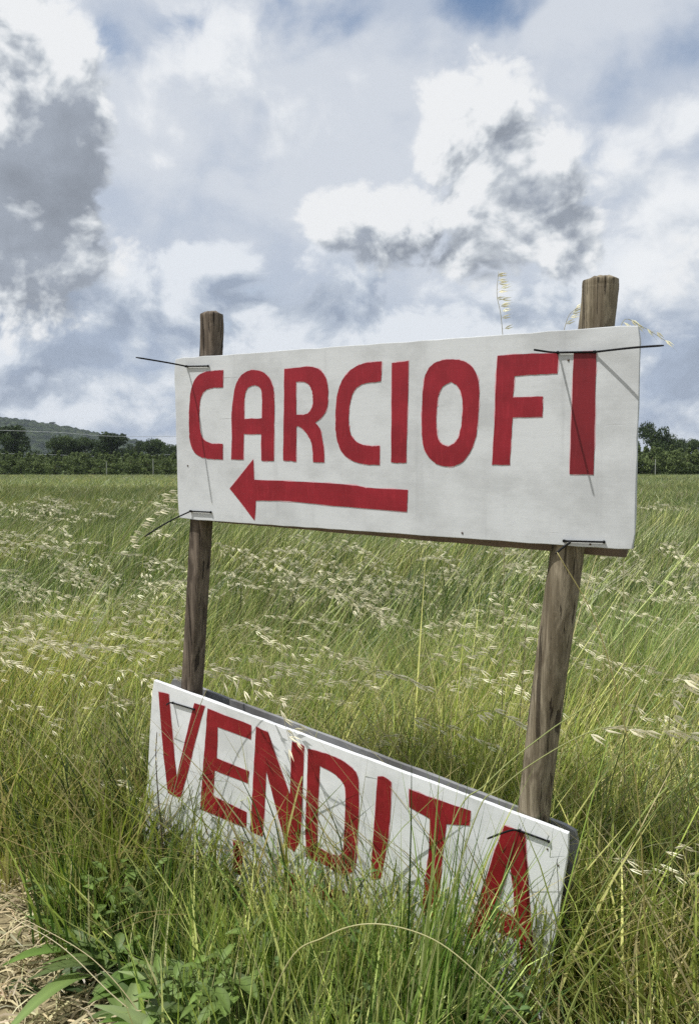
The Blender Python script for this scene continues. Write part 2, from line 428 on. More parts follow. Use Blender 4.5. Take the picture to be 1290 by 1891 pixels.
# small nails in the boards
def nail(parent, x, y, O, rr, uu, off=0.0, rad=.0024):
    p = local(onp(x, y, off), O, rr, uu); bm = bmesh.new()
    bmesh.ops.create_uvsphere(bm, u_segments=8, v_segments=5, radius=rad, matrix=Matrix.Translation((p[0], p[1], .0006)) @ Matrix.Diagonal((1, 1, .5, 1)))
    return link_bm('nail', bm, NAILM, parent, True)
NAILM = plain('rusty_nail', (.09, .06, .045), .6)
for (a, b) in ((1048.6, 665), (1089, 1005), (853, 984), (347, 860)): nail(ub, a, b, UO, PR, PU)

# lower board: same plane, slipped clockwise; its edges from the photo
TLp, TRp, BRp = onp(282, 1255), onp(1052, 1540), onp(1005, 1868)
LR_ = (TRp - TLp); LW = np.linalg.norm(LR_); LR_ /= LW
LU_ = np.cross(PN, LR_); LH = 0.58
LO = TLp - LU_ * LH
lb = empty('sign_board', mat=frame(LO, LR_, LU_))
tag(lb, 'slanted white board reading VENDITA sunk in the grass at the foot of the posts', 'sign', 'painted boards tied to the posts')
panel('panel', LW, LH, BT, WHITE2, lb, seed=2)
L3 = [
 [[(127,136),(172,147),(186,300),(207,515),(245,350),(285,187),(331,200),(290,350),(262,470),(225,600),(200,598),(168,580),(150,420),(138,280)]],
 [[(343,210),(536,285),(535,347),(388,292),(384,430),(527,490),(520,540),(375,484),(367,597),(515,668),(513,738),(312,655),(325,450),(335,330)]],
 [[(557,290),(610,316),(655,450),(706,590),(715,355),(768,375),(760,600),(748,790),(725,840),(688,815),(650,670),(602,485),(595,640),(585,775),(532,752),(540,600),(548,450)]],
 [[(785,388),(850,405),(920,432),(965,460),(1000,500),(1008,560),(1007,700),(1000,850),(990,915),(960,943),(925,940),(860,900),(778,865),(775,700),(782,540)],
  [(838,465),(880,485),(925,520),(948,560),(950,650),(945,760),(938,840),(920,862),(880,850),(826,820),(828,700),(833,560)]],
 [[(1092,510),(1120,512),(1152,535),(1150,640),(1135,800),(1105,960),(1065,965),(1068,850),(1080,680)]],
 [[(455,790),(500,800),(497,870),(490,945),(452,925),(458,860)]],
 [[(692,930),(752,950),(745,1040),(735,1120),(684,1100),(690,1010)]],
 [[(800,985),(860,1005),(945,1015),(940,1080),(925,1145),(880,1190),(800,1160),(802,1110),(850,1120),(880,1095),(884,1062),(800,1040)]],
]
L4 = [
 [[(275,183),(375,222),(547,280),(541,345),(440,338),(425,450),(412,600),(395,750),(328,735),(345,600),(362,450),(368,315),(275,262)]],
 [[(695,345),(785,372),(795,520),(812,780),(828,1015),(778,990),(760,848),(650,808),(612,800),(585,880),(520,862),(545,765),(600,620),(655,450)],
  [(720,525),(735,640),(740,750),(655,710),(690,610)]],
 [[(330,850),(410,872),(404,960),(398,1040),(322,1020),(328,930)]],
]
for lp in L3: letter('letter', lb, lp, RED2, LO, LR_, LU_, z3)
for lp in L4: letter('letter', lb, lp, RED2, LO, LR_, LU_, z4)
for (a, b) in ((1010, 1568), (1030, 1598)): nail(lb, a, b, LO, LR_, LU_)

# boards behind the posts
def rear(px, off, th, mat, label, seed, corner):
    P = [onp(x, y, off) for x, y in px]              # bottom-left, bottom-right, top-left
    rr = P[1] - P[0]; w = np.linalg.norm(rr); rr /= w; uu = P[2] - P[0]; h = uu @ np.cross(PN, rr); uu = np.cross(PN, rr)
    e = empty('sign_board', mat=frame(P[0], rr, uu)); tag(e, label, 'sign', 'boards tied to the back of the posts')
    panel('panel', w, h, th, mat, e, corner=corner, seed=seed)
    return e
rear([(352, 960), (1158, 1031), (352, 690)], -(BT + 2 * RR + .004), .012, BROWNB, 'brown board tied behind the CARCIOFI board, only its lower edge showing', 5, .004)
ro = -(BT + 2 * RR + .004)
Pa, Pb = onp(313, 1249, ro), onp(1072, 1535, ro)
rr = (Pb - Pa) / np.linalg.norm(Pb - Pa); uu = np.cross(PN, rr)
e = empty('sign_board', mat=frame(Pa - uu * .5, rr, uu))
tag(e, 'grey backed board leaning behind the slanted VENDITA board, its top edge showing', 'sign', 'boards tied to the back of the posts')
panel('panel', np.linalg.norm(Pb - Pa), .5, .010, GREYB, e, corner=.012, seed=6)

# posts
def post(px, rad, square, mat, label, seed):
    rg = np.random.default_rng(seed); off = -(BT + rad + .001)
    P = [onp(x, y, off) for x, y in px]; d = P[-1] - P[-2]; d /= np.linalg.norm(d)
    P.append(P[-1] + d * ((P[-1][2] + .35) / -d[2]))
    base = P[-1] - d * .25
    O = np.array([base[0], base[1], -.1])
    path = spline(P, 22); m = len(path); N = 28
    bm = bmesh.new(); rings = []
    ph = rg.uniform(0, 6.28, 6)
    for i, c in enumerate(path):
        t = i / (m - 1); ring = []
        for k in range(N):
            a = 2 * math.pi * k / N
            ca, sa = math.cos(a), math.sin(a)
            if square: q = (abs(ca) ** 5 + abs(sa) ** 5) ** (-1 / 5) * .93
            else: q = 1.0 - .07 * max(0, math.cos(a - 3.9)) ** 6 - .05 * max(0, math.cos(a - 5.6)) ** 8
            q *= 1 + .014 * math.sin(3 * a + ph[0] + t * 5) + .010 * math.sin(7 * a + ph[1] - t * 13) + .007 * math.sin(t * 31 + ph[2] + 2 * a) + rg.normal(0, .005)
            if not square: q *= 1 + .05 * math.exp(-((t - .36) / .02) ** 2) * max(0, math.cos(a - 4.4))
            rad_i = rad * q * (.90 if i == 0 else (.985 if i == 1 else 1))
            p = c + PR * ca * rad_i - PN * sa * rad_i * -1
            if i == 0: p = p + PU * .004 * (-1) + PU * .003 * math.cos(a - 1)
            ring.append(bm.verts.new(Vector(p - O)))
        rings.append(ring)
        if i == 0: topc = c
    for i in range(m - 1):
        for k in range(N): bm.faces.new([rings[i][k], rings[i][(k + 1) % N], rings[i + 1][(k + 1) % N], rings[i + 1][k]])
    inner = [bm.verts.new(Vector(topc + (Vector(v.co) + Vector(O) - Vector(topc)) * .62 + Vector(PU) * .002 * rg.normal(1, .5) - Vector(O)) if False else Vector(topc) * .38 + (v.co + Vector(O)) * .62 + Vector(PU) * (.003 + .001 * rg.normal()) - Vector(O)) for v in rings[0]]
    for k in range(N): bm.faces.new([rings[0][k], inner[k], inner[(k + 1) % N], rings[0][(k + 1) % N]])
    cv_ = bm.verts.new(Vector(topc) + Vector(PU) * .003 - Vector(O))
    for k in range(N): bm.faces.new([inner[k], cv_, inner[(k + 1) % N]])
    bmesh.ops.recalc_face_normals(bm, faces=bm.faces)
    o = link_bm('wooden_post', bm, mat, None, True); o.location = O
    sm = o.modifiers.new('e', 'EDGE_SPLIT'); sm.split_angle = R(40)
    tag(o, label, 'post', 'wooden posts holding the sign boards'); return o
post([(391, 577), (390, 655), (372, 960), (355, 1265)], RL, True, WOODL, 'thin dark square post at the left end of the sign boards', 3)
post([(1109, 514), (1101, 600), (1046, 1020), (1012, 1270), (985, 1500)], RR, False, WOODR, 'thick round greyish post at the right end of the sign boards', 4)

# cable ties
def cable_tie(a, b, tail, out, rad, label, head=0, w=.0022):
    """a, b: pixels of the two holes; tail: pixels of the free end; out: how far that stands off the board"""
    A, B = onp(*a, .0035), onp(*b, .0035)
    back = 2 * rad + BT
    V = []
    loop = [A, B, B - PN * .012, B - PN * (.02), B - PN * (back * .7) - PR * .004, (A + B) / 2 - PN * (back + .006), A - PN * (back * .7) + PR * .004, A - PN * .02, A - PN * .012, A]
    v, t = tube(loop, .0021, 6, False)
    hd = (A, B)[head]; s = len(tail)
    tp = [hd] + [onp(*p, .004 + out * ((k + 1) / s) ** 1.1) for k, p in enumerate(tail)]
    v2, t2 = tube(spline(tp, 5), [.0021] * (5 * s) + [.0014], 6)
    O = (A + B) / 2 - PN * .004
    root = empty('cable_tie', loc=O)
    np_mesh('strap', v - O, t, None, BLACK, parent=root, smooth=True)
    np_mesh('tail', v2 - O, t2, None, BLACK, parent=root, smooth=True)
    bm = bmesh.new()
    M = Matrix.Translation(Vector(hd - O)) @ frame((0, 0, 0), PR, PU) @ Matrix.Diagonal((.0062, .0056, .005, 1))
    bmesh.ops.create_cube(bm, size=1, matrix=M); bmesh.ops.bevel(bm, geom=bm.edges[:], offset=.0008, segments=2, affect='EDGES')
    link_bm('head', bm, BLACK, root)
    other = (B, A)[head]; bm = bmesh.new(); bmesh.ops.create_uvsphere(bm, u_segments=8, v_segments=6, radius=.0033, matrix=Matrix.Translation(Vector(other - O)))
    link_bm('hole_knot', bm, BLACK, root, True)
    tag(root, label, 'cable tie', 'black cable ties holding the boards'); return root
cable_tie((344, 676.5), (384, 676), [(322, 672), (288, 666), (251, 660)], .13, RL, 'black cable tie at the top left corner of the CARCIOFI board')
cable_tie((352, 944), (389, 946), [(322, 958), (295, 973), (267, 991)], .10, RL, 'black cable tie at the bottom left corner of the CARCIOFI board')
cable_tie((1029, 651), (1097, 650), [(1140, 645), (1180, 641), (1224, 638)], .09, RR, 'long black cable tie near the top right corner of the CARCIOFI board', head=1)
v, t = tube(spline([onp(1029, 651, .004), onp(1013, 650, .04), onp(986, 646, .10)], 5), .0020, 6)
O_ = onp(1029, 651, .004)
rt = [o for o in D.objects if o.name.startswith('cable_tie')][-1]
np_mesh('tail', v - np.array(rt.location), t, None, BLACK, parent=rt, smooth=True)
cable_tie((1041, 999), (1114, 1001), [(1052, 1001), (1040, 1010), (1025, 1023)], .05, RR, 'black cable tie at the bottom right corner of the CARCIOFI board')
cable_tie((319, 1298), (358, 1310), [(313, 1298), (307, 1302)], .02, RL, 'short black cable tie across the V of the VENDITA board')
cable_tie((958, 1534), (1012, 1554), [(945, 1533), (925, 1539), (899, 1549)], .07, RR, 'black cable tie over the last letter A of the VENDITA board')

# ---------------------------------------------------------------- ground
def gz(x, y):
    x = np.asarray(x, float); y = np.asarray(y, float)
    g = -.09 * (1 - np.clip((y - 2.5) / 5, 0, 1) ** 1)
    return g + .02 * np.sin(x * 1.7 + y * .6) * np.sin(y * 1.1 - x * .4) * np.clip(1.5 - y / 30, 0, 1)
def ground():
    ys = np.concatenate([np.linspace(-30, -2, 12), np.linspace(-1, 12, 66), np.geomspace(13, 3000, 50)])
    xs = np.concatenate([-np.geomspace(3000, 6.5, 34), np.linspace(-6, 6, 61), np.geomspace(6.5, 3000, 34)])
    XX, YY = np.meshgrid(xs, ys); Z = gz(XX, YY)
    V = np.stack([XX, YY, Z], -1).reshape(-1, 3); nx = len(xs); i = np.arange(len(ys) - 1)[:, None] * nx + np.arange(nx - 1)[None]
    i = i.ravel(); Q = np.stack([i, i + 1, i + nx + 1, i + nx], -1)
    m, nt, out = newmat('soil'); o = objco(nt)
    a = noise(scaled(nt, o, (1, 1, 1)), 1.3, 8, .6); b = noise(scaled(nt, o, (1, 1, 1)), 45, 5, .7); f = noise(scaled(nt, o, (1, 1, 1)), .16, 6, .6)
    c = mixc(sstep(a, .35, .65), (.035, .045, .016), (.085, .075, .035)); c = mixc(sstep(b, .5, .75) * .6, c, (.16, .13, .07))
    # beyond the modelled grass the meadow's own green
    sp = nt.nodes.new('ShaderNodeSeparateXYZ'); nt.links.new(o, sp.inputs[0])
    far = sstep(X(sp.outputs[1]), 10, 40)
    c = mixc(far, c, mixc(sstep(f, .35, .65), (.085, .12, .035), (.13, .16, .06)))
    straw = sstep(noise(scaled(nt, o, (1, 1, 1)), 9, 6, .7), .3, .6)
    near = sstep(X(sp.outputs[0]) + X(sp.outputs[1]) * .8, 1.02, .88) * sstep(X(sp.outputs[1]), 2.8, 2.5)
    c = mixc(near * straw, c, (.30, .25, .15))
    p = principled(nt, c, .95, .1, bump(nt, a + b * .6, .6, .03)); nt.links.new(p.outputs[0], out.inputs[0])
    g = np_mesh('ground', V, Q, None, m, smooth=True); g['kind'] = 'structure'
ground()

# ---------------------------------------------------------------- the hill and its wood
def smooth_noise(x, y, seed, octs=4, s=1.0, p=.5):
    rg = np.random.default_rng(seed); out = np.zeros_like(np.asarray(x, float)); a = 1.0; tot = 0
    tab = rg.random((256, 256))
    for k in range(octs):
        fx, fy = x * s + k * 17.3, y * s + k * 9.7
        ix, iy = np.floor(fx).astype(int), np.floor(fy).astype(int); tx, ty = fx - ix, fy - iy
        tx, ty = tx * tx * (3 - 2 * tx), ty * ty * (3 - 2 * ty)
        g = lambda i, j: tab[i % 256, j % 256]
        v = g(ix, iy) * (1 - tx) * (1 - ty) + g(ix + 1, iy) * tx * (1 - ty) + g(ix, iy + 1) * (1 - tx) * ty + g(ix + 1, iy + 1) * tx * ty
        out = out + a * v; tot += a; a *= p; s = s * 2
    return out / tot
HY = 1100.0
def ridge(x):                                        # height of the ridge over x at distance HY
    k = HY / FPX
    px = 645 + x / k
    yk = np.interp(px, [-2600, -1500, -700, -200, 0, 60, 110, 150, 200, 260, 330, 500, 2600], [845, 800, 770, 772, 779, 787, 793, 800, 812, 826, 842, 862, 866])
    return np.maximum((865 - yk) * k, -3)
def hill():
    xs = np.linspace(-1900, 200, 700); ys = np.linspace(HY - 330, HY + 260, 190)
    XX, YY = np.meshgrid(xs, ys); s = 1 - ((YY - HY) / np.where(YY < HY, 330, 260)) ** 2
    Z = (ridge(XX) + CAMH + 3) * np.clip(s, 0, 1) ** .8 - 3 + 5 * (smooth_noise(XX, YY, 5, 3, 1 / 120) - .5)
    lump = np.abs(smooth_noise(XX, YY, 8, 2, 1 / 9)) * 12 + smooth_noise(XX, YY, 9, 1, 1 / 4.) * 3
    Z = Z + lump * np.clip(s * 4, 0, 1) - 4
    V = np.stack([XX, YY, Z], -1).reshape(-1, 3); nx = len(xs); i = (np.arange(len(ys) - 1)[:, None] * nx + np.arange(nx - 1)[None]).ravel()
    Q = np.stack([i, i + 1, i + nx + 1, i + nx], -1)
    m, nt, out = newmat('wooded_hill'); o = objco(nt)
    a = noise(scaled(nt, o, (1, 1, 2)), .10, 8, .75); b = noise(scaled(nt, o, (1, 1, 1)), .012, 4, .6)
    c = mixc(sstep(a, .4, .62), (.006, .013, .006), (.050, .070, .028)); c = mixc(sstep(b, .6, .72) * .5, c, (.10, .12, .055))
    p = principled(nt, c, .95, .1, bump(nt, a, 1, 4)); nt.links.new(p.outputs[0], out.inputs[0])
    h = np_mesh('hill', V, Q, None, m); h['kind'] = 'structure'
hill()

# ---------------------------------------------------------------- trees
BARK = plain('bark', (.09, .07, .055), .95, .1)
def leaf_cards(cen, size, col, rg):
    k = len(cen); a = rg.normal(size=(k, 3)); a /= np.linalg.norm(a, axis=1)[:, None]; b = rg.normal(size=(k, 3)); b -= (b * a).sum(1)[:, None] * a; b /= np.linalg.norm(b, axis=1)[:, None]
    s = size[:, None] if np.ndim(size) else size
    V = np.stack([cen - a * s, cen + b * s * .55, cen + a * s, cen - b * s * .55], 1).reshape(-1, 3)
    q = np.arange(k)[:, None] * 4; T = np.concatenate([q + [0, 1, 2], q + [0, 2, 3]])
    return V, T, np.repeat(col, 4, axis=0)
def make_tree(name, w, h, kind, seed):
    """kind: oak / fruit / pine -> root with trunk and crown, linked at the origin"""
    rg = np.random.default_rng(seed); root = empty(name)
    parts = []
    if kind == 'oak':
        tr = .22 * h; nb = 16; lobes = []
        for k in range(nb):
            a = rg.uniform(0, 6.28); q = math.sqrt(rg.uniform(0, 1)); z = rg.uniform(.30, .86)
            lim = math.sqrt(max(.05, 1 - ((z - .45) / .5) ** 2))
            lobes.append((q * lim * w * .36 * math.cos(a), q * lim * w * .36 * math.sin(a), z * h, rg.uniform(.13, .21) * w, rg.uniform(.10, .17) * h))
        dark, light = np.array([.022, .036, .014]), np.array([.075, .105, .038]); cnt, ls = 330, .19
    elif kind == 'fruit':
        lobes = [(rg.normal(0, .16) * w, rg.normal(0, .16) * w, z * h, w * rg.uniform(.18, .32), h * rg.uniform(.08, .14)) for z in np.linspace(.18, .8, 11)]
        for k in range(5): lobes.append((rg.normal(0, .22) * w, rg.normal(0, .22) * w, rg.uniform(.8, 1.0) * h, w * .07, h * .12))
        dark, light = np.array([.05, .072, .024]), np.array([.18, .225, .08]); cnt, ls = 110, .11
    else:
        lobes = [(rg.uniform(-.42, .42) * w, rg.uniform(-.3, .3) * w, h * rg.uniform(.84, .95), w * .2, h * .09) for _ in range(14)]
        dark, light = np.array([.02, .035, .014]), np.array([.05, .075, .03]); cnt, ls = 120, .5
    V, T, K = [], [], []
    for (x, y, z, rw, rh) in lobes:
        d = rg.normal(size=(cnt, 3)); d /= np.linalg.norm(d, axis=1)[:, None]; d *= (rg.uniform(.25, 1.08, cnt) ** .6)[:, None]
        cen = np.array([x, y, z]) + d * [rw, rw, rh]
        tone = rg.uniform(.15, .85); tt = np.clip(tone + rg.normal(0, .25, cnt), 0, 1)[:, None]
        v, t, c = leaf_cards(cen, ls * rg.uniform(.6, 1.4, cnt), dark * (1 - tt) + light * tt, rg); parts.append((v, t, c))
    v, t, c = join(parts); np_mesh('crown', v, t, c, CROWN, parent=root)
    tp = [(0, 0, -.3)]; r0 = .035 * h if kind != 'fruit' else .02 * h
    for k in range(1, 7): tp.append((rg.normal(0, .015) * h * k / 3, rg.normal(0, .015) * h * k / 3, h * .13 * k))
    tv, tt_ = tube(tp, [r0 * (1.2 - .15 * k) for k in range(7)], 8); tparts = [(tv, tt_, (.1, .1, .1))]
    for L in lobes[:9]:
        k = rg.integers(2, 5); s = np.array(tp[k]); e = np.array(L[:3]); mid = (s + e) / 2 + [0, 0, -.04 * h]
        a_, b_ = tube(spline([s, mid, e], 4), np.linspace(r0 * .5, r0 * .12, 9), 5); tparts.append((a_, b_, (.1, .1, .1)))
    v, t, c = join(tparts); np_mesh('trunk', v, t, None, BARK, parent=root)
    return root
used = set()
def place(proto, loc, rz, sc, label, cat, group):
    if proto.name not in used: used.add(proto.name); ro_ = proto
    else:
        ro_ = proto.copy(); COL.objects.link(ro_)
        for ch in proto.children:
            c = ch.copy(); COL.objects.link(c); c.parent = ro_
    ro_.location = loc; ro_.rotation_euler = (0, 0, rz); ro_.scale = sc
    tag(ro_, label, cat, group); return ro_
TY = 150.0
oaks = [make_tree('oak_tree', w, h, 'oak', s) for w, h, s in ((9.5, 8.2, 1), (8, 7.2, 2), (11, 8, 3), (7, 6.5, 4))]
# (photo x, photo y of the top, width in pixels, distance)
spec = [(-190, 800, 90, TY), (-110, 790, 110, TY), (-40, 800, 80, TY), (25, 786, 72, TY - 8), (65, 830, 40, TY + 14), (122, 800, 66, TY), (158, 798, 60, TY + 3), (205, 799, 76, TY + 2), (250, 812, 46, TY + 12), (288, 806, 50, TY + 6), (322, 812, 50, TY)]
rgx = random.Random(5)
xx = 365
while xx < 1140: spec.append((xx, rgx.uniform(796, 818), rgx.uniform(48, 80), TY + rgx.uniform(-4, 10))); xx += rgx.uniform(34, 60)
spec += [(1150, 800, 60, TY), (1208, 777, 74, TY - 20), (1247, 806, 44, TY + 6), (1280, 802, 52, TY), (1325, 796, 60, TY + 4), (1372, 806, 60, TY), (1440, 800, 80, TY), (1510, 805, 70, TY)]
for k, (px, py, wp, Y) in enumerate(spec):
    pr = oaks[k % 4]; base = at(px, 865, Y); hh = (865 - py) / FPX * Y + CAMH
    bw = (9.5, 8, 11, 7)[k % 4]; bh = (8.2, 7.2, 8, 6.5)[k % 4]; sw = wp * 1.15 / FPX * Y / bw; sh = hh / bh * 1.02
    sp_lab = {3: 'dark round oak at the left edge of the photo in front of the hill', 5: 'dark round oak standing just right of the open view to the hill',
              7: 'broad dark oak topping the line midway between the hill and the board', 30: ''}.get(k, '')
    if (px, py) == (1208, 777): sp_lab = 'pale olive green tree standing tallest right of the CARCIOFI board'
    place(pr, (base[0], Y, 0), rgx.uniform(0, 6.28), (sw, sw, sh), sp_lab or ('dark green oak in the far row hidden behind the CARCIOFI board' if 325 < px < 1178 else {4: 'low dark oak in the gap between the left edge oak and the midway oaks', 6: 'rounded dark oak second from the open view to the hill', 8: 'small dark oak lower than its neighbour in the left half of the far row', 9: 'dark oak in the far row a little left of the CARCIOFI board', 10: 'dark oak in the far row cut by the left edge of the CARCIOFI board'}.get(k) or ('dark green oak beyond the right edge of the photo' if px > 1300 else 'dark green oak beyond the left edge of the photo' if px < 0 else 'low dark oak between the tall olive green tree and the right edge' if px < 1260 else 'dark oak at the right edge of the photo' if px > 1260 else '')), 'tree', 'oaks beyond the orchard')
fruit = [make_tree('fruit_tree', 2.6, 2.7, 'fruit', 20 + s) for s in range(5)]
ORD = ['first', 'second', 'third', 'fourth', 'fifth', 'sixth', 'seventh', 'eighth', 'ninth', 'tenth', 'eleventh', 'twelfth', 'thirteenth', 'fourteenth']; nl_ = nr_ = 0
k = 0
for row, (Y, hs) in enumerate(((101, 1.0), (106, 1.06), (112, 1.12))):
    x = -58
    while x < 58:
        s = hs * rgx.uniform(.88, 1.12) * (1.0 if x < 20 else 1.22)
        bpy_last = place(fruit[k % 5], (x, Y + rgx.uniform(-.4, .4), 0), rgx.uniform(0, 6.28), (s * 1.05, s * 1.05, s), ('bushy fruit tree in the front row of the orchard', 'bushy fruit tree in the middle row of the orchard', 'bushy fruit tree in the back row of the orchard')[row], 'tree', 'orchard trees across the field')
        if row == 0:
            pxx = CX + FPX * x / Y
            if -5 < pxx < 325: nl_ += 1; bpy_last['label'] = ORD[nl_ - 1] + ' front row orchard fruit tree from the left edge of the photo'
            elif 1178 < pxx < 1295: nr_ += 1; bpy_last['label'] = ORD[nr_ - 1] + ' front row orchard fruit tree right of the CARCIOFI board'
            elif 325 <= pxx <= 1178: bpy_last['label'] = 'front row orchard tree hidden behind the CARCIOFI board'
            else: bpy_last['label'] = 'front row orchard tree beyond the edge of the photo'
        x += rgx.uniform(1.9, 2.5); k += 1
pines = make_tree('umbrella_pine', 11, 12, 'pine', 40)
for (px, py), lab in zip(((99, 781), (84, 783), (120, 792), (46, 776), (8, 772)), ('taller of the two flat topped pines side by side on the hill crest', 'smaller flat topped pine left of its twin on the hill crest', 'lowest flat topped pine where the hill crest slopes down to the right', 'flat topped pine on the hill crest above the left edge oak', 'flat topped pine on the hill crest nearest the left edge of the photo')):
    b = at(px, 865, HY); zt = (865 - py) / FPX * HY + CAMH
    place(pines, (b[0], HY, zt - 11.5), rgx.uniform(0, 6), (1, 1, 1), lab, 'tree', 'pines on the hill crest')
# orchard stakes, wires
def stake(px, py, Y, lab):
    b = at(px, 865, Y); h = (865 - py) / FPX * Y + CAMH; bm = bmesh.new()
    bmesh.ops.create_cube(bm, size=1, matrix=Matrix.Translation((0, 0, h / 2 - .1)) @ Matrix.Diagonal((.08, .08, h + .2, 1)))
    bmesh.ops.bevel(bm, geom=bm.edges[:], offset=.02, segments=2, affect='EDGES')
    o = link_bm('orchard_stake', bm, CONC); o.location = (b[0], Y, 0); tag(o, lab, 'stake', 'pale stakes in front of the orchard')
stake(197, 852, 98, 'pale stake in front of the orchard, farther from the board'); stake(283, 848, 97, 'pale stake in front of the orchard, nearer the left edge of the board')
stake(1209, 848, 98, 'pale stake in front of the orchard, right of the board')
WP = (10.5, 118)
def wire(pts, lab, rad):
    v, t = tube(spline(pts, 10), rad, 5); O = np.array(pts[-1], float)
    o = np_mesh('overhead_wire', v - O, t, None, WIRE); o.location = O; tag(o, lab, 'wire', 'overhead wires across the field')
zt = 6.3
wire([(-140, 112, 8.2), (-52, 114, 6.6), (-34, 115, 5.75), (-20, 116.5, 5.85), (WP[0], WP[1], zt)], 'upper thin overhead wire crossing in front of the far trees', .028)
wire([(-140, 112, 4.6), (-52, 114, 3.35), (-34, 115, 2.85), (-20, 116.5, 3.5), (WP[0], WP[1], zt - 1.1)], 'lower thin overhead wire crossing in front of the far trees', .020)
v, t = tube([(0, 0, -.3), (0, 0, 3), (0, 0, 6.6)], [.14, .12, .10], 10); o = np_mesh('utility_pole', v, t, None, BARK, smooth=True); o.location = (*WP, 0)
tag(o, 'wooden pole carrying the overhead wires behind the CARCIOFI board', 'pole')

# ---------------------------------------------------------------- grass
GREEN = np.array([[.165, .24, .050], [.29, .36, .08], [.065, .12, .028], [.58, .60, .22], [.19, .24, .07]])
STRAW = np.array([[.42, .38, .18], [.55, .50, .28], [.34, .29, .13], [.46, .43, .22]])
def blade(rg, h, w, lean, dirn, seg=3, droop=0.0, base=(0, 0, 0)):
    """curved tapering strip -> V, T"""
    ts = np.linspace(0, 1, seg + 1); d = np.array([math.cos(dirn), math.sin(dirn), 0])
    ce = np.outer(lean * ts ** 1.7, d) + np.outer(h * (ts - droop * ts ** 3), [0, 0, 1]) + np.array(base)
    fa = dirn + math.pi / 2 + rg.normal(0, .7); s = np.array([math.cos(fa), math.sin(fa), rg.normal(0, .2)])
    ww = w * (1 - ts) ** .7 * np.minimum(1, .55 + ts * 2)
    V = []
    for k in range(seg): V += [ce[k] - s * ww[k] / 2, ce[k] + s * ww[k] / 2]
    V.append(ce[seg]); T = []
    for k in range(seg - 1): a = 2 * k; T += [(a, a + 1, a + 3), (a, a + 3, a + 2)]
    a = 2 * (seg - 1); T.append((a, a + 1, a + 2)); return np.array(V), np.array(T)
def tuft(seed, nb, H, w, rad, strawp=.16, spread=.45, seg=3, wind=.22):
    rg = np.random.default_rng(seed); parts = []
    for _ in range(nb):
        h = H * rg.uniform(.45, 1.05); dirn = rg.uniform(0, 6.28) if rg.random() < .7 else rg.normal(0, .5)
        lean = h * abs(rg.normal(wind, spread * .6)); b = (rg.normal(0, rad), rg.normal(0, rad), -.02)
        v, t = blade(rg, h, w * rg.uniform(.6, 1.4), lean, dirn, seg, droop=rg.uniform(0, .35) if rg.random() < .5 else 0, base=b)
        if rg.random() < strawp: c = STRAW[rg.integers(4)] * rg.uniform(.7, 1.05)
        else:
            c = GREEN[rg.integers(5)] * rg.uniform(.65, 1.35)
        c = np.tile(c, (len(v), 1)); f = np.clip((v[:, 2] / H - .6) * 1.2, 0, 1)[:, None] * rg.uniform(0, .5); c = c * (1 - f) + np.array([.28, .27, .12]) * f
        parts.append((v, t, c))
    return join(parts)
def scatter(temps, pos, rz, sc, tint, sz=None, shear=None):
    V, T, K, off = [], [], [], 0; idx = rng.integers(0, len(temps), len(pos)); sz = sc if sz is None else sz
    for k, (v, t, c) in enumerate(temps):
        m = np.where(idx == k)[0]
        if not len(m): continue
        ca, sa = np.cos(rz[m])[:, None], np.sin(rz[m])[:, None]
        x = (v[None, :, 0] * ca - v[None, :, 1] * sa) * sc[m][:, None]; y = (v[None, :, 0] * sa + v[None, :, 1] * ca) * sc[m][:, None]; z = v[None, :, 2] * sz[m][:, None]
        if shear is not None: x = x + z * shear[m][:, None]
        P = np.stack([x, y, z], -1) + pos[m][:, None, :]
        V.append(P.reshape(-1, 3)); T.append((t[None] + (np.arange(len(m)) * len(v))[:, None, None] + off).reshape(-1, 3)); off += len(m) * len(v)
        K.append((c[None] * tint[m][:, None, :]).reshape(-1, 3))
    return np.concatenate(V), np.concatenate(T), np.concatenate(K)
def frustum_pts(y0, y1, dens, margin=.6, mx=1.0):
    """random ground points between two distances within the seen wedge and a margin either side"""
    wmax = .47 * y1 + margin + mx; area = 2 * wmax * (y1 - y0); k = int(area * dens)
    x = rng.uniform(-wmax, wmax, k); y = rng.uniform(y0, y1, k); m = np.abs(x) < .47 * y + margin + mx * .5
    return x[m], y[m]
SN = np.array([PN[0], PN[1]]); SN /= np.linalg.norm(SN); SR = np.array([PR[0], PR[1]]); SR /= np.linalg.norm(SR)
def sgn(x, y):                                       # distance in front of the sign plane, position along it
    dx, dy = x - PC[0], y - PC[1]; return dx * SN[0] + dy * SN[1] - .09, dx * SR[0] + dy * SR[1]
def tints(x, y, amp=.22):
    a = smooth_noise(x, y, 21, 3, .8); b = smooth_noise(x, y, 22, 4, 2.5); far = np.clip((y - 12) / 30, 0, 1)
    v = (1 + (b - .5) * 2 * amp + rng.normal(0, .10, len(x)))[:, None]
    warm = (np.clip((a - .45) * 3, -.6, 1))[:, None] * np.array([[.14, .03, -.05]])
    lf = (np.clip((-x - .35) * 2, 0, 1) * np.clip((4.0 - y), 0, 1))[:, None] * np.array([[.10, .0, -.10]])
    return np.clip(v * (1 + warm + lf), .3, 2.2)
parts_all = []
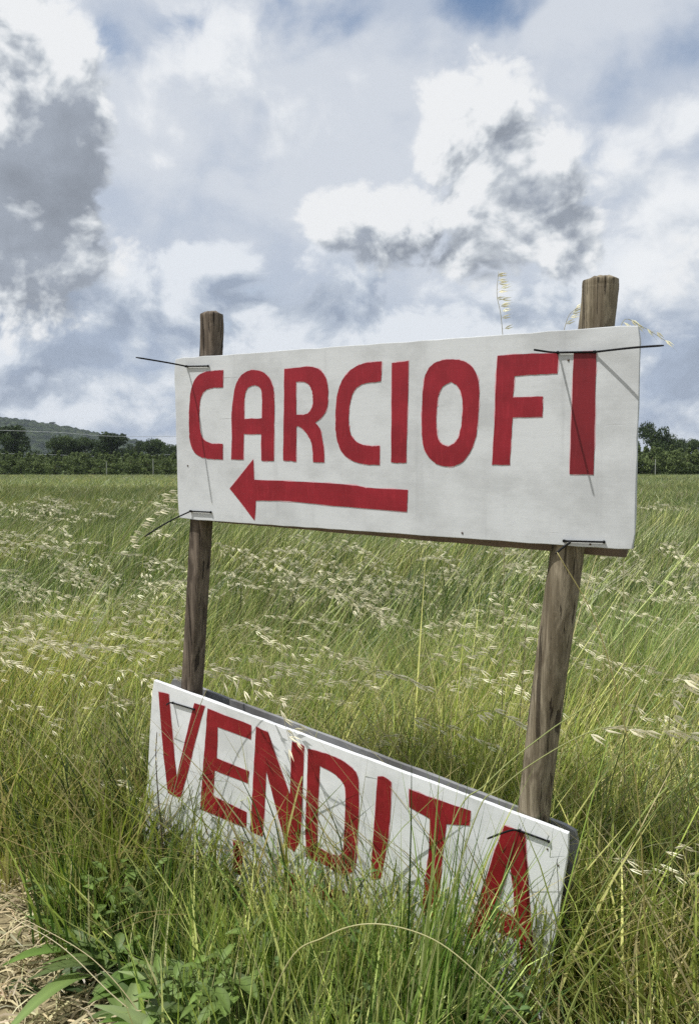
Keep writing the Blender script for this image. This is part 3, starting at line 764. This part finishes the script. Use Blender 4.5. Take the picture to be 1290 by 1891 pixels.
# near and middle meadow, behind and beside the sign
T_near = [tuft(100 + i, 13, .56, .0086, .05, .20, spread=.75, seg=4, wind=.30) for i in range(12)]
T_low = [tuft(130 + i, 14, .27, .0080, .035, .12, spread=.8, wind=.38) for i in range(8)]
T_mid = [tuft(160 + i, 13, .60, .0145, .09, .24, spread=.9, wind=.36) for i in range(10)]
T_far = [tuft(190 + i, 14, .62, .024, .28, .14, spread=1.0, seg=2, wind=.3) for i in range(8)]
T_vfar = [tuft(210 + i, 14, .60, .042, .7, .10, spread=1.2, seg=2, wind=.4) for i in range(8)]
def region(x, y):
    s, a = sgn(x, y)
    front = (s > -.02) & (a > -.55) & (a < 1.13 + .27 * s)        # between the camera and the boards
    strawp = (x < -.55 - .80 * (y - 1.89) + .06 * np.sin(y * 11)) & (y < 2.6) # mown straw, bottom left
    inside = (np.abs(s + .05) < .06) & (a > -.05) & (a < 1.25)   # inside the boards
    return s, a, front, strawp, inside
def gpos(x, y): return np.stack([x, y, gz(x, y)], -1)
x, y = frustum_pts(.75, 4.2, 900); s, a, front, sp_, ins = region(x, y)
keep = ~front & ~sp_ & ~ins & ~((y < 1.25) & (x < .35)) & (np.hypot(x, y) > .72)
x, y = x[keep], y[keep]; s, a = sgn(x, y)
hh = .62 + .45 * smooth_noise(x, y, 31, 3, 1.4) + .5 * smooth_noise(x, y, 32, 2, 6)
k0 = rng.random(len(x)) < .35 + 1.3 * smooth_noise(x, y, 34, 2, 4)
x, y, hh, s, a = x[k0], y[k0], hh[k0], s[k0], a[k0]
hh *= np.where((s > -.02) & (x > 0), .74, 1) * np.clip(.55 + (y - .7) * .9, .6, 1)
hh *= np.where((s > -.02) & (x < 0), .50 + .25 * np.clip((y - 2.4), 0, 1), 1)
parts_all.append(scatter(T_near, gpos(x, y), rng.normal(0, .5, len(x)), np.ones(len(x)) * 1.0, tints(x, y, .45) * (.60 + .75 * smooth_noise(x, y, 44, 3, 3))[:, None], sz=hh, shear=np.where((s > -.02) & (x < 0), .04, .14) + rng.normal(0, .12, len(x))))
x, y = frustum_pts(1.0, 3.6, 1300); s, a, front, sp_, ins = region(x, y)
keep = front & ~sp_ & ~ins & (s < 1.1) & ~((s > .10) & (rng.random(len(x)) < np.where(a < .75, .84, .6))); x, y, s, a = x[keep], y[keep], s[keep], a[keep]
hh = (.72 + .85 * smooth_noise(x, y, 33, 3, 5)) * np.where(a > .74 + .4 * s, .30, 1) * (1 + .3 * np.exp(-((a - .55) / .3) ** 2)) * (1.0 + .12 * np.clip(a, 0, 1)) * np.clip(1.2 - s * .8, .3, 1.15)
parts_all.append(scatter(T_low, gpos(x, y), rng.uniform(0, 6.28, len(x)), np.ones(len(x)), tints(x, y, .4) * np.array([[.98, 1.06, 1.0]]), sz=hh))
x, y = frustum_pts(4.0, 12.5, 210); hh = .62 + .6 * smooth_noise(x, y, 35, 4, .5) + .45 * smooth_noise(x, y, 36, 2, 3)
parts_all.append(scatter(T_mid, gpos(x, y), rng.normal(0, .6, len(x)), np.ones(len(x)) * 1.0, tints(x, y, .4) * (.52 + .45 * smooth_noise(x, y, 43, 3, .5))[:, None] * np.array([[.93, 1, .95]]), sz=hh, shear=rng.normal(.2, .2, len(x))))
x, y = frustum_pts(12, 36, 26, 2, 2); hh = .45 + .45 * smooth_noise(x, y, 37, 4, .25) + .5 * smooth_noise(x, y, 38, 2, 1.1)
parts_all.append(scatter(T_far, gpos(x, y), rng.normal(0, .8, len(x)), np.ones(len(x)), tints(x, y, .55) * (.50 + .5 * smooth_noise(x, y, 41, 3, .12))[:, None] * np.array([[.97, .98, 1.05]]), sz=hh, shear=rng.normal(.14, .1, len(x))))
x, y = frustum_pts(35, 99, 4.6, 4, 8); hh = .55 + .4 * smooth_noise(x, y, 39, 4, .08) + .5 * smooth_noise(x, y, 40, 2, .5)
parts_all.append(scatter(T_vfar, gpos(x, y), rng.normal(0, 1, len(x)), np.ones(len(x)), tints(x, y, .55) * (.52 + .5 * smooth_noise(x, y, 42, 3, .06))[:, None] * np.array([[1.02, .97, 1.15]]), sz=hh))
T_cl = [tuft(240 + i, 34, .66, .0085, .028, .08, spread=.35, seg=4, wind=.16) for i in range(4)]
cl = [(545, 1.74, .62), (600, 1.68, .75), (640, 1.66, .7), (700, 1.62, .7), (745, 1.56, .95), (775, 1.55, 1.05), (800, 1.50, .9), (835, 1.48, .85), (690, 1.52, .6), (860, 1.44, .7), (470, 1.78, .5), (330, 2.02, .55), (290, 2.06, .62), (765, 1.50, .8)]
cx_ = np.array([at(p[0], 1600, p[1])[0] for p in cl]); cy_ = np.array([p[1] for p in cl]); cx_ = np.repeat(cx_, 2) + rng.normal(0, .022, 2 * len(cl)); cy_ = np.repeat(cy_, 2) + rng.normal(0, .015, 2 * len(cl))
parts_all.append(scatter(T_cl, gpos(cx_, cy_), rng.normal(0, .6, len(cx_)), np.ones(len(cx_)), np.ones((len(cx_), 1)) * np.array([[.85, .98, .85]]), sz=np.repeat([p[2] for p in cl], 2) * rng.uniform(.8, 1.15, len(cx_)), shear=rng.normal(.08, .08, len(cx_))))
v, t, c = join(parts_all)
g = np_mesh('grass', v, t, c, GRASS); tag(g, 'tall green and yellow meadow grass filling the field round the boards', 'grass', kind='stuff'); print('grass tris', len(t))

# sparse thin stalks in front of the lower board and coarse stems among the meadow
def stalk_t(seed, H, w=.0032):
    rg = np.random.default_rng(seed); parts = []
    for _ in range(3):
        h = H * rg.uniform(.7, 1.1); v, t = blade(rg, h, w * rg.uniform(.7, 1.2), h * abs(rg.normal(.16, .14)), rg.normal(.1, .9), 4, base=(rg.normal(0, .03), rg.normal(0, .03), 0))
        parts.append((v, t, (GREEN[rg.integers(5)] * 1.0) if rg.random() < .75 else STRAW[rg.integers(4)] * .7))
    return join(parts)
T_st = [stalk_t(300 + i, .42) for i in range(8)]; T_stl = [stalk_t(320 + i, .85, .0034) for i in range(8)]
x, y = frustum_pts(1.0, 3.2, 420); s, a, front, sp_, ins = region(x, y); keep = front & ~sp_ & ~ins & (s < .42) & (a > -.3)
x, y, a, s = x[keep], y[keep], a[keep], s[keep]
dens = .32 + 1.3 * np.exp(-((a - .58) / .22) ** 2) - .29 * (a > .80 + .4 * s); k2 = rng.random(len(x)) < dens; x, y, a = x[k2], y[k2], a[k2]
P1 = scatter(T_st, gpos(x, y), rng.normal(.2, .5, len(x)), np.ones(len(x)), tints(x, y) * np.array([[.72, .86, .8]]), sz=rng.uniform(.6, 1.15, len(x)) * (1 + .38 * np.exp(-((a - .7) / .25) ** 2)))
x, y = frustum_pts(1.0, 9, 60); s, a, front, sp_, ins = region(x, y); keep = ~((s > -.25) & (x < .1)) & ~front & ~sp_ & ~ins & ~((y < 1.3) & (x < .4)); x, y = x[keep], y[keep]
P2 = scatter(T_stl, gpos(x, y), rng.normal(.1, .4, len(x)), np.ones(len(x)) * 1.6, tints(x, y) * 1.35, sz=rng.uniform(.62, 1.0, len(x)) * np.where((x > .05) & (y < 3.5), rng.uniform(1.0, 1.55, len(x)), 1), shear=rng.normal(.48, .25, len(x)))
v, t, c = join([P1, P2]); g = np_mesh('grass_stems', v, t, c, GRASS); tag(g, 'thin bare stems standing up through the grass and across the lower board', 'grass', kind='stuff')

# dry mown straw, bottom left
def straw():
    k = 15000; x = rng.uniform(-2.6, .3, k); y = rng.uniform(1.4, 3.2, k)
    pr = np.where((x < -.52 - .80 * (y - 1.89) + .08) & (y < 2.65), 1, .12); m = rng.random(k) < pr; x, y = x[m], y[m]; k = len(x)
    L = rng.uniform(.03, .13, k); a = rng.normal(-.4, .9, k); tl = rng.normal(.05, .22, k); d = np.stack([np.cos(a) * np.cos(tl), np.sin(a) * np.cos(tl), np.sin(tl)], -1)
    b = gpos(x, y) + np.stack([0 * x, 0 * x, rng.uniform(.002, .05, k)], -1); s = np.stack([-np.sin(a), np.cos(a), rng.normal(0, .3, k)], -1) * (rng.uniform(.0012, .0032, k))[:, None]
    mid = b + d * L[:, None] * .5 + np.stack([0 * x, 0 * x, L * .12], -1)
    V = np.stack([b - s, b + s, mid - s, mid + s, b + d * L[:, None]], 1).reshape(-1, 3); q = np.arange(k)[:, None] * 5
    T = np.concatenate([q + [0, 1, 3], q + [0, 3, 2], q + [2, 3, 4]]); c = np.array([.56, .49, .30]) * rng.uniform(.5, 1.25, (k, 1)) * (1 + rng.normal(0, .05, (k, 3)))
    g = np_mesh('dry_straw', V, T, np.repeat(c, 5, axis=0), GRASS); tag(g, 'pale dry mown straw lying on the ground', 'straw', kind='stuff')
straw()

# ---------------------------------------------------------------- wild oats
OATC = np.array([.80, .74, .52])
def spikelet(rg, p, d, L, wd, awn=True):
    """two pale papery glumes opening from p along d, with a thin awn"""
    d = d / np.linalg.norm(d); s = np.cross(d, [rg.normal(0, .4), -1, rg.normal(0, .4)]); s /= np.linalg.norm(s); nn = np.cross(s, d); parts = []
    for sg in (1, -1):
        dd = d + s * sg * .13; dd /= np.linalg.norm(dd)
        a = p; m1 = p + dd * L * .35 + s * sg * wd * .9; m2 = p + dd * L * .35 + nn * wd * .5; m3 = p + dd * L * .38 - s * sg * wd * .15; m4 = p + dd * L * .7 + s * sg * wd * .45; tip = p + dd * L
        V = np.array([a, m1, m2, m3, m4, tip]); T = np.array([(0, 1, 2), (0, 2, 3), (1, 4, 2), (2, 5, 3), (2, 4, 5)])
        parts.append((V, T, OATC * rg.uniform(.8, 1.2)))
    if awn:
        e = p + d * L * 1.9 + s * rg.normal(0, L * .25) + np.array([0, 0, rg.normal(-.003, .004)]); q = nn * .0005
        parts.append((np.array([p + d * L * .5 - q, p + d * L * .5 + q, e]), np.array([(0, 1, 2)]), OATC * .6))
    return parts
def oat(seed, H, lean, nsp, near=True, stemw=.0016, spk=.037, sag=.5, panl=.30):
    """oat plant: bent stem and one-sided drooping panicle, wind towards +x"""
    rg = np.random.default_rng(seed)
    P = [np.array([0, 0, -.02]), np.array([lean * .12, 0, H * .4]), np.array([lean * .45, rg.normal(0, .02), H * .78]), np.array([lean * .8, rg.normal(0, .03), H * .97]), np.array([lean * .8 + panl * .45, rg.normal(0, .03), H * (1.02 - sag * .08)]), np.array([lean * .8 + panl * .9, rg.normal(0, .04), H * (1.0) - sag * panl * .5])]
    sp = spline(P, 4); n_ = len(sp)
    v, t = tube(sp, np.linspace(stemw, stemw * .35, n_), 3, False); parts = [(v, t, np.array([.26, .27, .11]) if rg.random() < .6 else np.array([.38, .34, .18]))]
    i0 = int(n_ * .60)
    for k in range(nsp):
        f = i0 + (n_ - 1 - i0) * (k + rg.random()) / nsp; i = min(int(f), n_ - 2); p = sp[i] + (sp[i + 1] - sp[i]) * (f - i)
        d = np.array([1.0, rg.normal(0, .35), rg.normal(-.38, .35)]); br = np.array([rg.uniform(.005, .035), rg.normal(0, .012), rg.uniform(-.035, .004)]); q = p + br
        parts.append((np.array([p, p + [0, 0, .0008], q]), np.array([(0, 1, 2)]), (.4, .36, .2)))
        parts += spikelet(rg, q, d, spk * rg.uniform(.8, 1.15), spk * .105, near)
    return join(parts)
T_oat = [oat(400 + i, .82 + .03 * (i % 4), .18 + .05 * (i % 5), 16 + i % 6, sag=.3 + .25 * (i % 4)) for i in range(12)]
T_oatf = [oat(430 + i, .84, .25 + .04 * i, 13, False, .005, .056, sag=.4) for i in range(6)]
def oat_field():
    P = []
    x, y = frustum_pts(1.3, 5.2, 230); s, a, front, sp_, ins = region(x, y)
    nz = smooth_noise(x, y, 51, 3, 1.1); keep = ~front & ~sp_ & ~ins & (rng.random(len(x)) < np.clip((nz - .40) * 2.2, .10, .7) * np.where(y < 3, 1.0, .42)) & ~((y < 1.5) & (x < .5)) & ~((x < 0) & (s > 0) & (y < 2.6))
    keep &= ~((s < 0) & (s > -.22) & (a > -.1) & (a < 1.3) & (rng.random(len(x)) < .55))
    x, y = x[keep], y[keep]; s, a = sgn(x, y)
    sz = np.where(y < 3.0, rng.uniform(.42, .9, len(x)), rng.uniform(.62, .96, len(x))) * np.where(y < 2, .85, 1)
    P.append(scatter(T_oat, gpos(x, y), rng.normal(0, .6, len(x)), np.ones(len(x)), .85 + .3 * rng.random((len(x), 1)) * np.ones((1, 3)), sz=sz, shear=rng.normal(.12, .2, len(x))))
    x, y = frustum_pts(5, 13.5, 7.5); nz = smooth_noise(x, y, 52, 3, .5); keep = rng.random(len(x)) < np.clip((nz - .46) * 4, .04, .8) * np.clip((14.5 - y) / 4, 0, 1); x, y = x[keep], y[keep]
    P.append(scatter(T_oatf, gpos(x, y), rng.normal(0, .6, len(x)), np.ones(len(x)), .85 + .3 * rng.random((len(x), 1)) * np.ones((1, 3)), sz=rng.uniform(.72, .98, len(x)), shear=rng.normal(.1, .2, len(x))))
    v, t, c = join(P); g = np_mesh('wild_oats', v, t, c, GRASS); tag(g, 'ripe wild oats with pale drooping seed heads all through the meadow', 'grass', kind='stuff'); print('oat tris', len(t))
oat_field()

# single stalks one can pick out
def single(name, pts, label, cat='grass stalk', stem=(.34, .36, .14), rad=.0017, head=None, nsp=0, spk=.024, dirv=(1, 0, -.4), seed=0, group=None, drop=.03):
    """pts: (photo x, photo y, distance). first point is the foot"""
    rg = np.random.default_rng(900 + seed); P = [at(*p) for p in pts]; foot = P[0].copy()
    gzf = float(gz(foot[0], foot[1]))
    if foot[2] > gzf + .02:
        d = P[0] - P[1]; f2 = P[0] + d / (np.linalg.norm(d)) * (P[0][2] - gzf) * 1.05; f2 = np.array([f2[0] * .5 + P[0][0] * .5, f2[1] * .5 + P[0][1] * .5, gzf - .02]); P = [f2] + P
    sp = spline(P, 8); n_ = len(sp); O = np.array(P[0]); root = empty(name, loc=O)
    v, t = tube(sp, np.linspace(rad, rad * .45, n_), 5); st = np_mesh('stem', v - O, t, np.tile(np.array(stem), (len(v), 1)), GRASS, parent=root, smooth=True)
    if nsp:
        parts = []; i0 = int((n_ - 1) * (1 - head))
        for k in range(nsp):
            f = i0 + (n_ - 1 - i0) * (k + .5 * rg.random()) / nsp; i = min(int(f), n_ - 2); p = sp[i] + (sp[i + 1] - sp[i]) * (f - i)
            d = np.array(dirv) + rg.normal(0, .14, 3); q = p + np.array(dirv) / np.linalg.norm(dirv) * rg.uniform(.2, 1) * drop + rg.normal(0, .003, 3)
            parts.append((np.array([p, p + [0, 0, .0008], q]), np.array([(0, 1, 2)]), (.4, .36, .2))); parts += [(a_, b_, np.array(c_) * 1.12) for a_, b_, c_ in spikelet(rg, q, d, spk * 1.2 * rg.uniform(.85, 1.1), spk * .17)]
        v, t, c = join(parts); np_mesh('seed_head', v - O, t, c, GRASS, parent=root)
    tag(root, label, cat, group); return root
G = 'single oat stalks standing out from the meadow'
single('oat_stalk', [(930, 1030, 2.1), (934, 760, 2.08), (926, 600, 2.06), (917, 545, 2.06), (920, 501, 2.06)], 'upright pale oat head rising above the top edge of the CARCIOFI board', stem=(.42, .38, .22), rad=.0012, head=.42, nsp=13, spk=.021, dirv=(1, 0, .12), seed=1, group=G, drop=.006)
single('oat_stalk', [(980, 1030, 2.0), (1010, 780, 1.98), (1042, 604, 1.97), (1066, 566, 1.96)], 'small oat head leaning against the left side of the round post top', stem=(.42, .38, .22), rad=.0012, head=.28, nsp=7, spk=.020, dirv=(.7, 0, .3), seed=2, group=G, drop=.004)
single('oat_stalk', [(1150, 1040, 1.95), (1142, 700, 1.93), (1148, 596, 1.93), (1184, 603, 1.93), (1235, 634, 1.93)], 'drooping oat head behind the top right corner of the CARCIOFI board', stem=(.40, .38, .2), rad=.0011, head=.40, nsp=6, spk=.022, dirv=(.8, 0, -.6), seed=3, group=G, drop=.006)
single('oat_stalk', [(120, 1230, 3.0), (200, 1040, 2.8), (262, 945, 2.72), (324, 882, 2.7)], 'yellow oat stalk with pale seeds just left of the CARCIOFI board', stem=(.36, .35, .15), rad=.0019, head=.45, nsp=18, spk=.030, dirv=(1, 0, -.12), seed=4, group=G, drop=.05)
single('oat_stalk', [(150, 1420, 2.7), (240, 1420, 2.5), (256, 1375, 2.45), (256, 1350, 2.45)], 'short oat head with white seeds left of the VENDITA board', rad=.0014, head=.5, nsp=7, spk=.022, dirv=(.7, 0, -.25), seed=5, group=G, drop=.008)
single('dry_stalk', [(1200, 1830, 1.38), (1190, 1700, 1.36), (1178, 1480, 1.33), (1150, 1330, 1.32), (1100, 1150, 1.32), (1028, 1020, 1.33)], 'long thin straw stalk crossing in front of the round post', stem=(.42, .37, .14), rad=.0017, seed=6)
single('dry_stalk', [(520, 1800, 1.45), (600, 1730, 1.42), (690, 1706, 1.40), (800, 1735, 1.36), (900, 1815, 1.3), (985, 1905, 1.25)], 'pale stalk arching low in front of the VENDITA board', stem=(.44, .42, .2), rad=.0018, seed=7)
single('dry_stalk', [(270, 1895, 1.75), (200, 1830, 1.78), (110, 1745, 1.84), (10, 1688, 1.9)], 'longer of the two pale straws bent over the mown patch', stem=(.60, .54, .34), rad=.0018, seed=8)
single('dry_stalk', [(255, 1868, 1.78), (170, 1770, 1.84), (60, 1705, 1.9), (22, 1690, 1.92)], 'shorter of the two pale straws bent over the mown patch', stem=(.58, .5, .3), rad=.0014, seed=9)
single('grass_stalk', [(1010, 1850, 1.35), (1100, 1660, 1.3), (1200, 1510, 1.25), (1300, 1400, 1.2)], 'upper long green stalk slanting right from the corner of the VENDITA board', stem=(.22, .27, .08), rad=.0019, seed=10)
single('grass_stalk', [(1040, 1900, 1.2), (1130, 1740, 1.17), (1220, 1610, 1.13), (1310, 1520, 1.1)], 'lower long green stalk slanting right from the corner of the VENDITA board', stem=(.24, .28, .08), rad=.0020, seed=11)
single('grass_stalk', [(1120, 1480, 2.0), (1180, 1280, 1.9), (1235, 1130, 1.85), (1300, 1020, 1.8)], 'long pale green stalk rising to the right edge of the photo', stem=(.34, .38, .14), rad=.0022, seed=12)
single('oat_stalk', [(860, 1560, 1.42), (930, 1450, 1.42), (1080, 1355, 1.4), (1180, 1343, 1.38), (1320, 1362, 1.36)], 'oat stalk arching over the foot of the round post to the right', stem=(.32, .34, .13), rad=.0014, head=.40, nsp=10, spk=.028, dirv=(1, 0, -.35), seed=13, group=G, drop=.012)
single('oat_stalk', [(1240, 1500, 1.5), (1235, 1330, 1.4), (1262, 1245, 1.38), (1310, 1262, 1.36)], 'oat head with large pale seeds at the right edge of the photo', rad=.0014, head=.5, nsp=7, spk=.030, dirv=(.8, 0, -.5), seed=14, group=G, drop=.01)
single('oat_stalk', [(560, 1400, 2.4), (640, 1290, 2.2), (690, 1240, 2.1), (745, 1252, 2.05), (792, 1272, 2.0)], 'oat head with long white seeds just above the middle of the VENDITA board', rad=.0014, head=.42, nsp=8, spk=.027, dirv=(1, 0, -.45), seed=15, group=G, drop=.01)
single('oat_stalk', [(760, 1420, 2.1), (840, 1340, 1.95), (900, 1312, 1.9), (975, 1345, 1.85)], 'oat head with long white seeds touching the left side of the round post', rad=.0014, head=.34, nsp=6, spk=.028, dirv=(1, 0, -.5), seed=16, group=G, drop=.006)
single('grass_stalk', [(820, 1560, 1.44), (900, 1445, 1.44), (1010, 1352, 1.44), (1130, 1270, 1.42), (1290, 1130, 1.42)], 'long straight green stalk crossing the lower part of the round post', stem=(.32, .36, .13), rad=.0015, seed=17)
single('dry_stalk', [(1000, 1860, 1.44), (1012, 1770, 1.44), (1030, 1680, 1.44), (1028, 1600, 1.45), (1028, 1586, 1.45)], 'thin dark stem with a bud in front of the right end of the VENDITA board', stem=(.05, .055, .04), rad=.0011, seed=18)
single('dry_stalk', [(300, 1560, 2.05), (292, 1470, 2.03), (288, 1400, 2.02), (290, 1352, 2.02)], 'dark brown seed spike in front of the left end of the VENDITA board', stem=(.10, .07, .045), rad=.0022, head=.42, nsp=9, spk=.010, dirv=(0, 0, .5), seed=19, drop=.001)
for (q, sx) in ((0, 0),):
    pass

# ---------------------------------------------------------------- broad leaves
def leaf(rg, base, dirn, L, w, rise, droop, col, fold=.25, seg=7, ribs=True):
    ts = np.linspace(0, 1, seg + 1); d = np.array([math.cos(dirn), math.sin(dirn), 0]); s = np.array([-d[1], d[0], 0]); V = []; T = []; K = []
    for t in ts:
        c = np.array(base) + d * L * t * math.cos(rise * (1 - t * .6)) + np.array([0, 0, 1]) * (L * t * math.sin(rise) - droop * L * t * t)
        ww = w * math.sin(math.pi * min(1, t * .93 + .04) ** .85) * (.35 + .65 * min(1, t * 4))
        for k in (-2, -1, 0, 1, 2):
            V.append(c + s * ww * k / 4 * 1.0 + np.array([0, 0, 1]) * (abs(k) * fold * ww * .25 + (.012 * w if k % 2 else 0)) + rg.normal(0, w * .012, 3))
            K.append(col * (1.18 if k == 0 else 1.0 if k % 2 else .9))
    for i in range(seg):
        for k in range(4): a = i * 5 + k; T += [(a, a + 1, a + 6), (a, a + 6, a + 5)]
    return np.array(V), np.array(T), np.array(K)
def weed(px, py, Y, n_, L, w, label, seed, rise=(.5, 1.15), col=(.10, .17, .045), group=None, dirs=None):
    rg = np.random.default_rng(1500 + seed); p = at(px, py, Y); O = np.array([p[0], p[1], float(gz(p[0], p[1]))]); parts = []
    for k in range(n_):
        dr = (dirs[k % len(dirs)] if dirs else k * 2.4) + rg.normal(0, .3)
        parts.append(leaf(rg, (rg.normal(0, .006), rg.normal(0, .006), .0), dr, L * rg.uniform(.65, 1.1), w * rg.uniform(.7, 1.15), rg.uniform(*rise), rg.uniform(.25, .75), np.array(col) * rg.uniform(.7, 1.3), rg.uniform(.1, .5)))
    v, t, c = join(parts); o = np_mesh('broadleaf_weed', v, t, c, BROAD, smooth=True); o.location = O; tag(o, label, 'weed', group or 'broad leaved weeds in front of the lower board'); return o
weed(250, 1780, 2.02, 9, .26, .042, 'ribbed broad leaved weed arching to the left below the V of the lower board', 1, col=(.13, .18, .06), dirs=[3.0, 2.6, 3.5, 1.2, 4.2, .3])
weed(330, 1770, 1.92, 9, .22, .048, 'upright bright green weed in the middle of the weeds below the VENDITA board', 2, rise=(.9, 1.4), col=(.13, .21, .045))
weed(80, 1891, 1.95, 7, .20, .045, 'dark ribbed weed at the bottom left lying on the mown straw', 3, rise=(.15, .7), col=(.075, .12, .045), dirs=[.2, -.3, .6, 3.2, 2.6])
weed(420, 1800, 1.85, 8, .16, .05, 'weed with pale round leaves low in front of the letter E', 4, rise=(.6, 1.2), col=(.15, .21, .08))
weed(270, 1860, 1.82, 8, .15, .036, 'small dark weed at the edge of the mown straw', 5, col=(.09, .14, .04))
weed(560, 1850, 1.62, 8, .15, .04, 'weed with narrow leaves at the bottom in front of the letter D', 6, col=(.10, .15, .05))
weed(180, 1700, 2.3, 7, .20, .028, 'narrow leaved weed standing left of the VENDITA board', 7, col=(.12, .17, .06))
T_LAB = 'leafy green weed in the thicket below the VENDITA board'
wk = random.Random(77); protos = []
for k in range(6):
    protos.append(weed(300 + 60 * k, 1800, 1.8, 9 + k % 3, wk.uniform(.20, .30), wk.uniform(.034, .055), T_LAB, 60 + k, rise=(.6, 1.4), col=((.16, .23, .07), (.13, .21, .05), (.21, .27, .11))[k % 3], group='leafy weeds in the thicket below the lower board'))
def put(o, px, py, Y):
    p = at(px, py, Y); o.location = (p[0], p[1], float(gz(p[0], p[1]))); o.rotation_euler = (0, 0, wk.uniform(0, 6.28)); s_ = wk.uniform(.85, 1.25); o.scale = (s_, s_, s_ * wk.uniform(.9, 1.2))
spots = [(200, 1.98), (290, 1.95), (360, 1.9), (450, 1.84), (300, 1.78), (395, 1.72), (480, 1.72), (540, 1.68), (240, 1.74), (430, 1.62), (620, 1.6), (560, 1.52), (690, 1.5), (500, 1.5), (340, 1.62), (770, 1.44), (850, 1.36), (650, 1.40), (930, 1.28), (150, 2.1), (720, 1.34), (590, 1.76), (660, 1.69)]
def wlet(px): return sum(px >= q for q in (275, 365, 460, 555, 680, 745, 865))
for k, (px, Y) in enumerate(spots):
    o = protos[k] if k < 6 else protos[k % 6].copy()
    if k >= 6: COL.objects.link(o)
    put(o, px, 1700, Y)
    lt = 'left end' if px < 275 else 'letter V' if px < 365 else 'letter E' if px < 460 else 'letter N' if px < 555 else 'letter D' if px < 680 else 'letter I' if px < 745 else 'letter T' if px < 865 else 'letter A'
    same = sorted([q[1] for q in spots if wlet(q[0]) == wlet(px)], reverse=True); rk = same.index(Y)
    o['label'] = 'leafy green weed under the ' + lt + ' of the VENDITA board, ' + ('standing alone' if len(same) == 1 else ['closest to the board', 'second from the board', 'third from the board', 'fourth from the board', 'farthest out from the board'][rk if rk < len(same) - 1 else 4] if len(same) > 2 else ('nearer the board', 'nearer the camera')[rk])
def bine(px, py, Y, H, label, seed, nl=26, ls=.028, lean=.1):
    """leafy stem with small oval leaves"""
    rg = np.random.default_rng(1700 + seed); p = at(px, py, Y); O = np.array([p[0], p[1], float(gz(p[0], p[1]))]); root = empty('leafy_weed', loc=O); L = []; S = []
    for b in range(3):
        dr = rg.uniform(0, 6.28); P = [np.array([0, 0, -.01]), np.array([.02 * math.cos(dr), .02 * math.sin(dr), H * .4]), np.array([.05 * math.cos(dr) + lean * .5, .05 * math.sin(dr), H * rg.uniform(.6, .8)]), np.array([.08 * math.cos(dr) + lean, .08 * math.sin(dr), H * rg.uniform(.75, 1.05)])]
        sp = spline(P, 5); v, t = tube(sp, .0013, 4, False); S.append((v, t, (.10, .13, .05)))
        for k in range(nl // 3):
            i = rg.integers(2, len(sp)); L.append(leaf(rg, sp[i], rg.uniform(0, 6.28), ls * rg.uniform(.7, 1.3), ls * .48, rg.uniform(-.3, .8), .3, np.array([.10, .16, .05]) * rg.uniform(.7, 1.35), .3, 4))
    v, t, c = join(S); np_mesh('stem', v, t, c, BROAD, parent=root); v, t, c = join(L); np_mesh('foliage', v, t, c, BROAD, parent=root)
    tag(root, label, 'weed', 'leafy weeds growing up across the lower board')
bine(565, 1660, 1.72, .40, 'small leaved weed climbing in front of the letter D', 1)
bine(880, 1700, 1.44, .42, 'small leaved weed climbing between the letters T and A', 2, 30)
bine(790, 1750, 1.46, .28, 'low leafy weed in front of the letter T', 3)
bine(670, 1760, 1.56, .26, 'low leafy weed between the letters D and I', 4)
bine(470, 1730, 1.75, .26, 'low leafy weed in front of the letter N', 5)
bine(960, 1850, 1.3, .22, 'low leafy weed below the letter A', 6, 24)
bine(740, 1870, 1.38, .22, 'low leafy weed at the very bottom in front of the letter I', 7, 30, .032)
def ground_cover():
    parts = []; temps = []
    for s_ in range(6):
        rg = np.random.default_rng(1900 + s_); H_ = .10 + .03 * s_; pp = []
        for q_ in range(3):
            e_ = np.array([rg.normal(0, .04), rg.normal(0, .04), H_ * rg.uniform(.7, 1.1)]); sp_l = spline([np.zeros(3), e_ * [.3, .3, .55], e_], 4); tv_, tt_ = tube(sp_l, .0011, 3, False); pp.append((tv_, tt_, (.12, .15, .05)))
            for _ in range(5): pp.append(leaf(rg, sp_l[rg.integers(2, len(sp_l))] + rg.normal(0, .006, 3), rg.uniform(0, 6.28), rg.uniform(.028, .062), rg.uniform(.014, .026), rg.uniform(-.2, .9), .35, np.array([.11, .17, .045]) * rg.uniform(.6, 1.6), .3, 4))
        temps.append(join(pp))
    x, y = frustum_pts(1.1, 3.6, 210); s, a, front, sp_, ins = region(x, y); keep = front & ~sp_ & ~ins; x, y = x[keep], y[keep]
    v, t, c = scatter(temps, gpos(x, y), rng.uniform(0, 6.28, len(x)), rng.uniform(.8, 1.45, len(x)), tints(x, y))
    g = np_mesh('ground_cover', v, t, c, BROAD); tag(g, 'small leaved ground cover among the grass below the lower board', 'ground cover', kind='stuff')
ground_cover()

# ---------------------------------------------------------------- air
def haze():
    bm = bmesh.new(); bmesh.ops.create_cube(bm, size=1, matrix=Matrix.Translation((0, 500, 43)) @ Matrix.Diagonal((7000, 5200, 100, 1)))
    m, nt, out = newmat('haze'); v = nt.nodes.new('ShaderNodeVolumePrincipled'); v.inputs['Color'].default_value = (.80, .87, 1, 1); v.inputs['Density'].default_value = .00015; v.inputs['Anisotropy'].default_value = .3
    nt.links.new(v.outputs[0], out.inputs['Volume']); o = link_bm('haze', bm, m); o['kind'] = 'stuff'
HAZE = True
if HAZE: haze()
C.cycles.use_denoising = False
C.cycles.max_bounces = 6; C.cycles.diffuse_bounces = 3; C.cycles.transmission_bounces = 3; C.cycles.transparent_max_bounces = 4; C.cycles.volume_bounces = 0
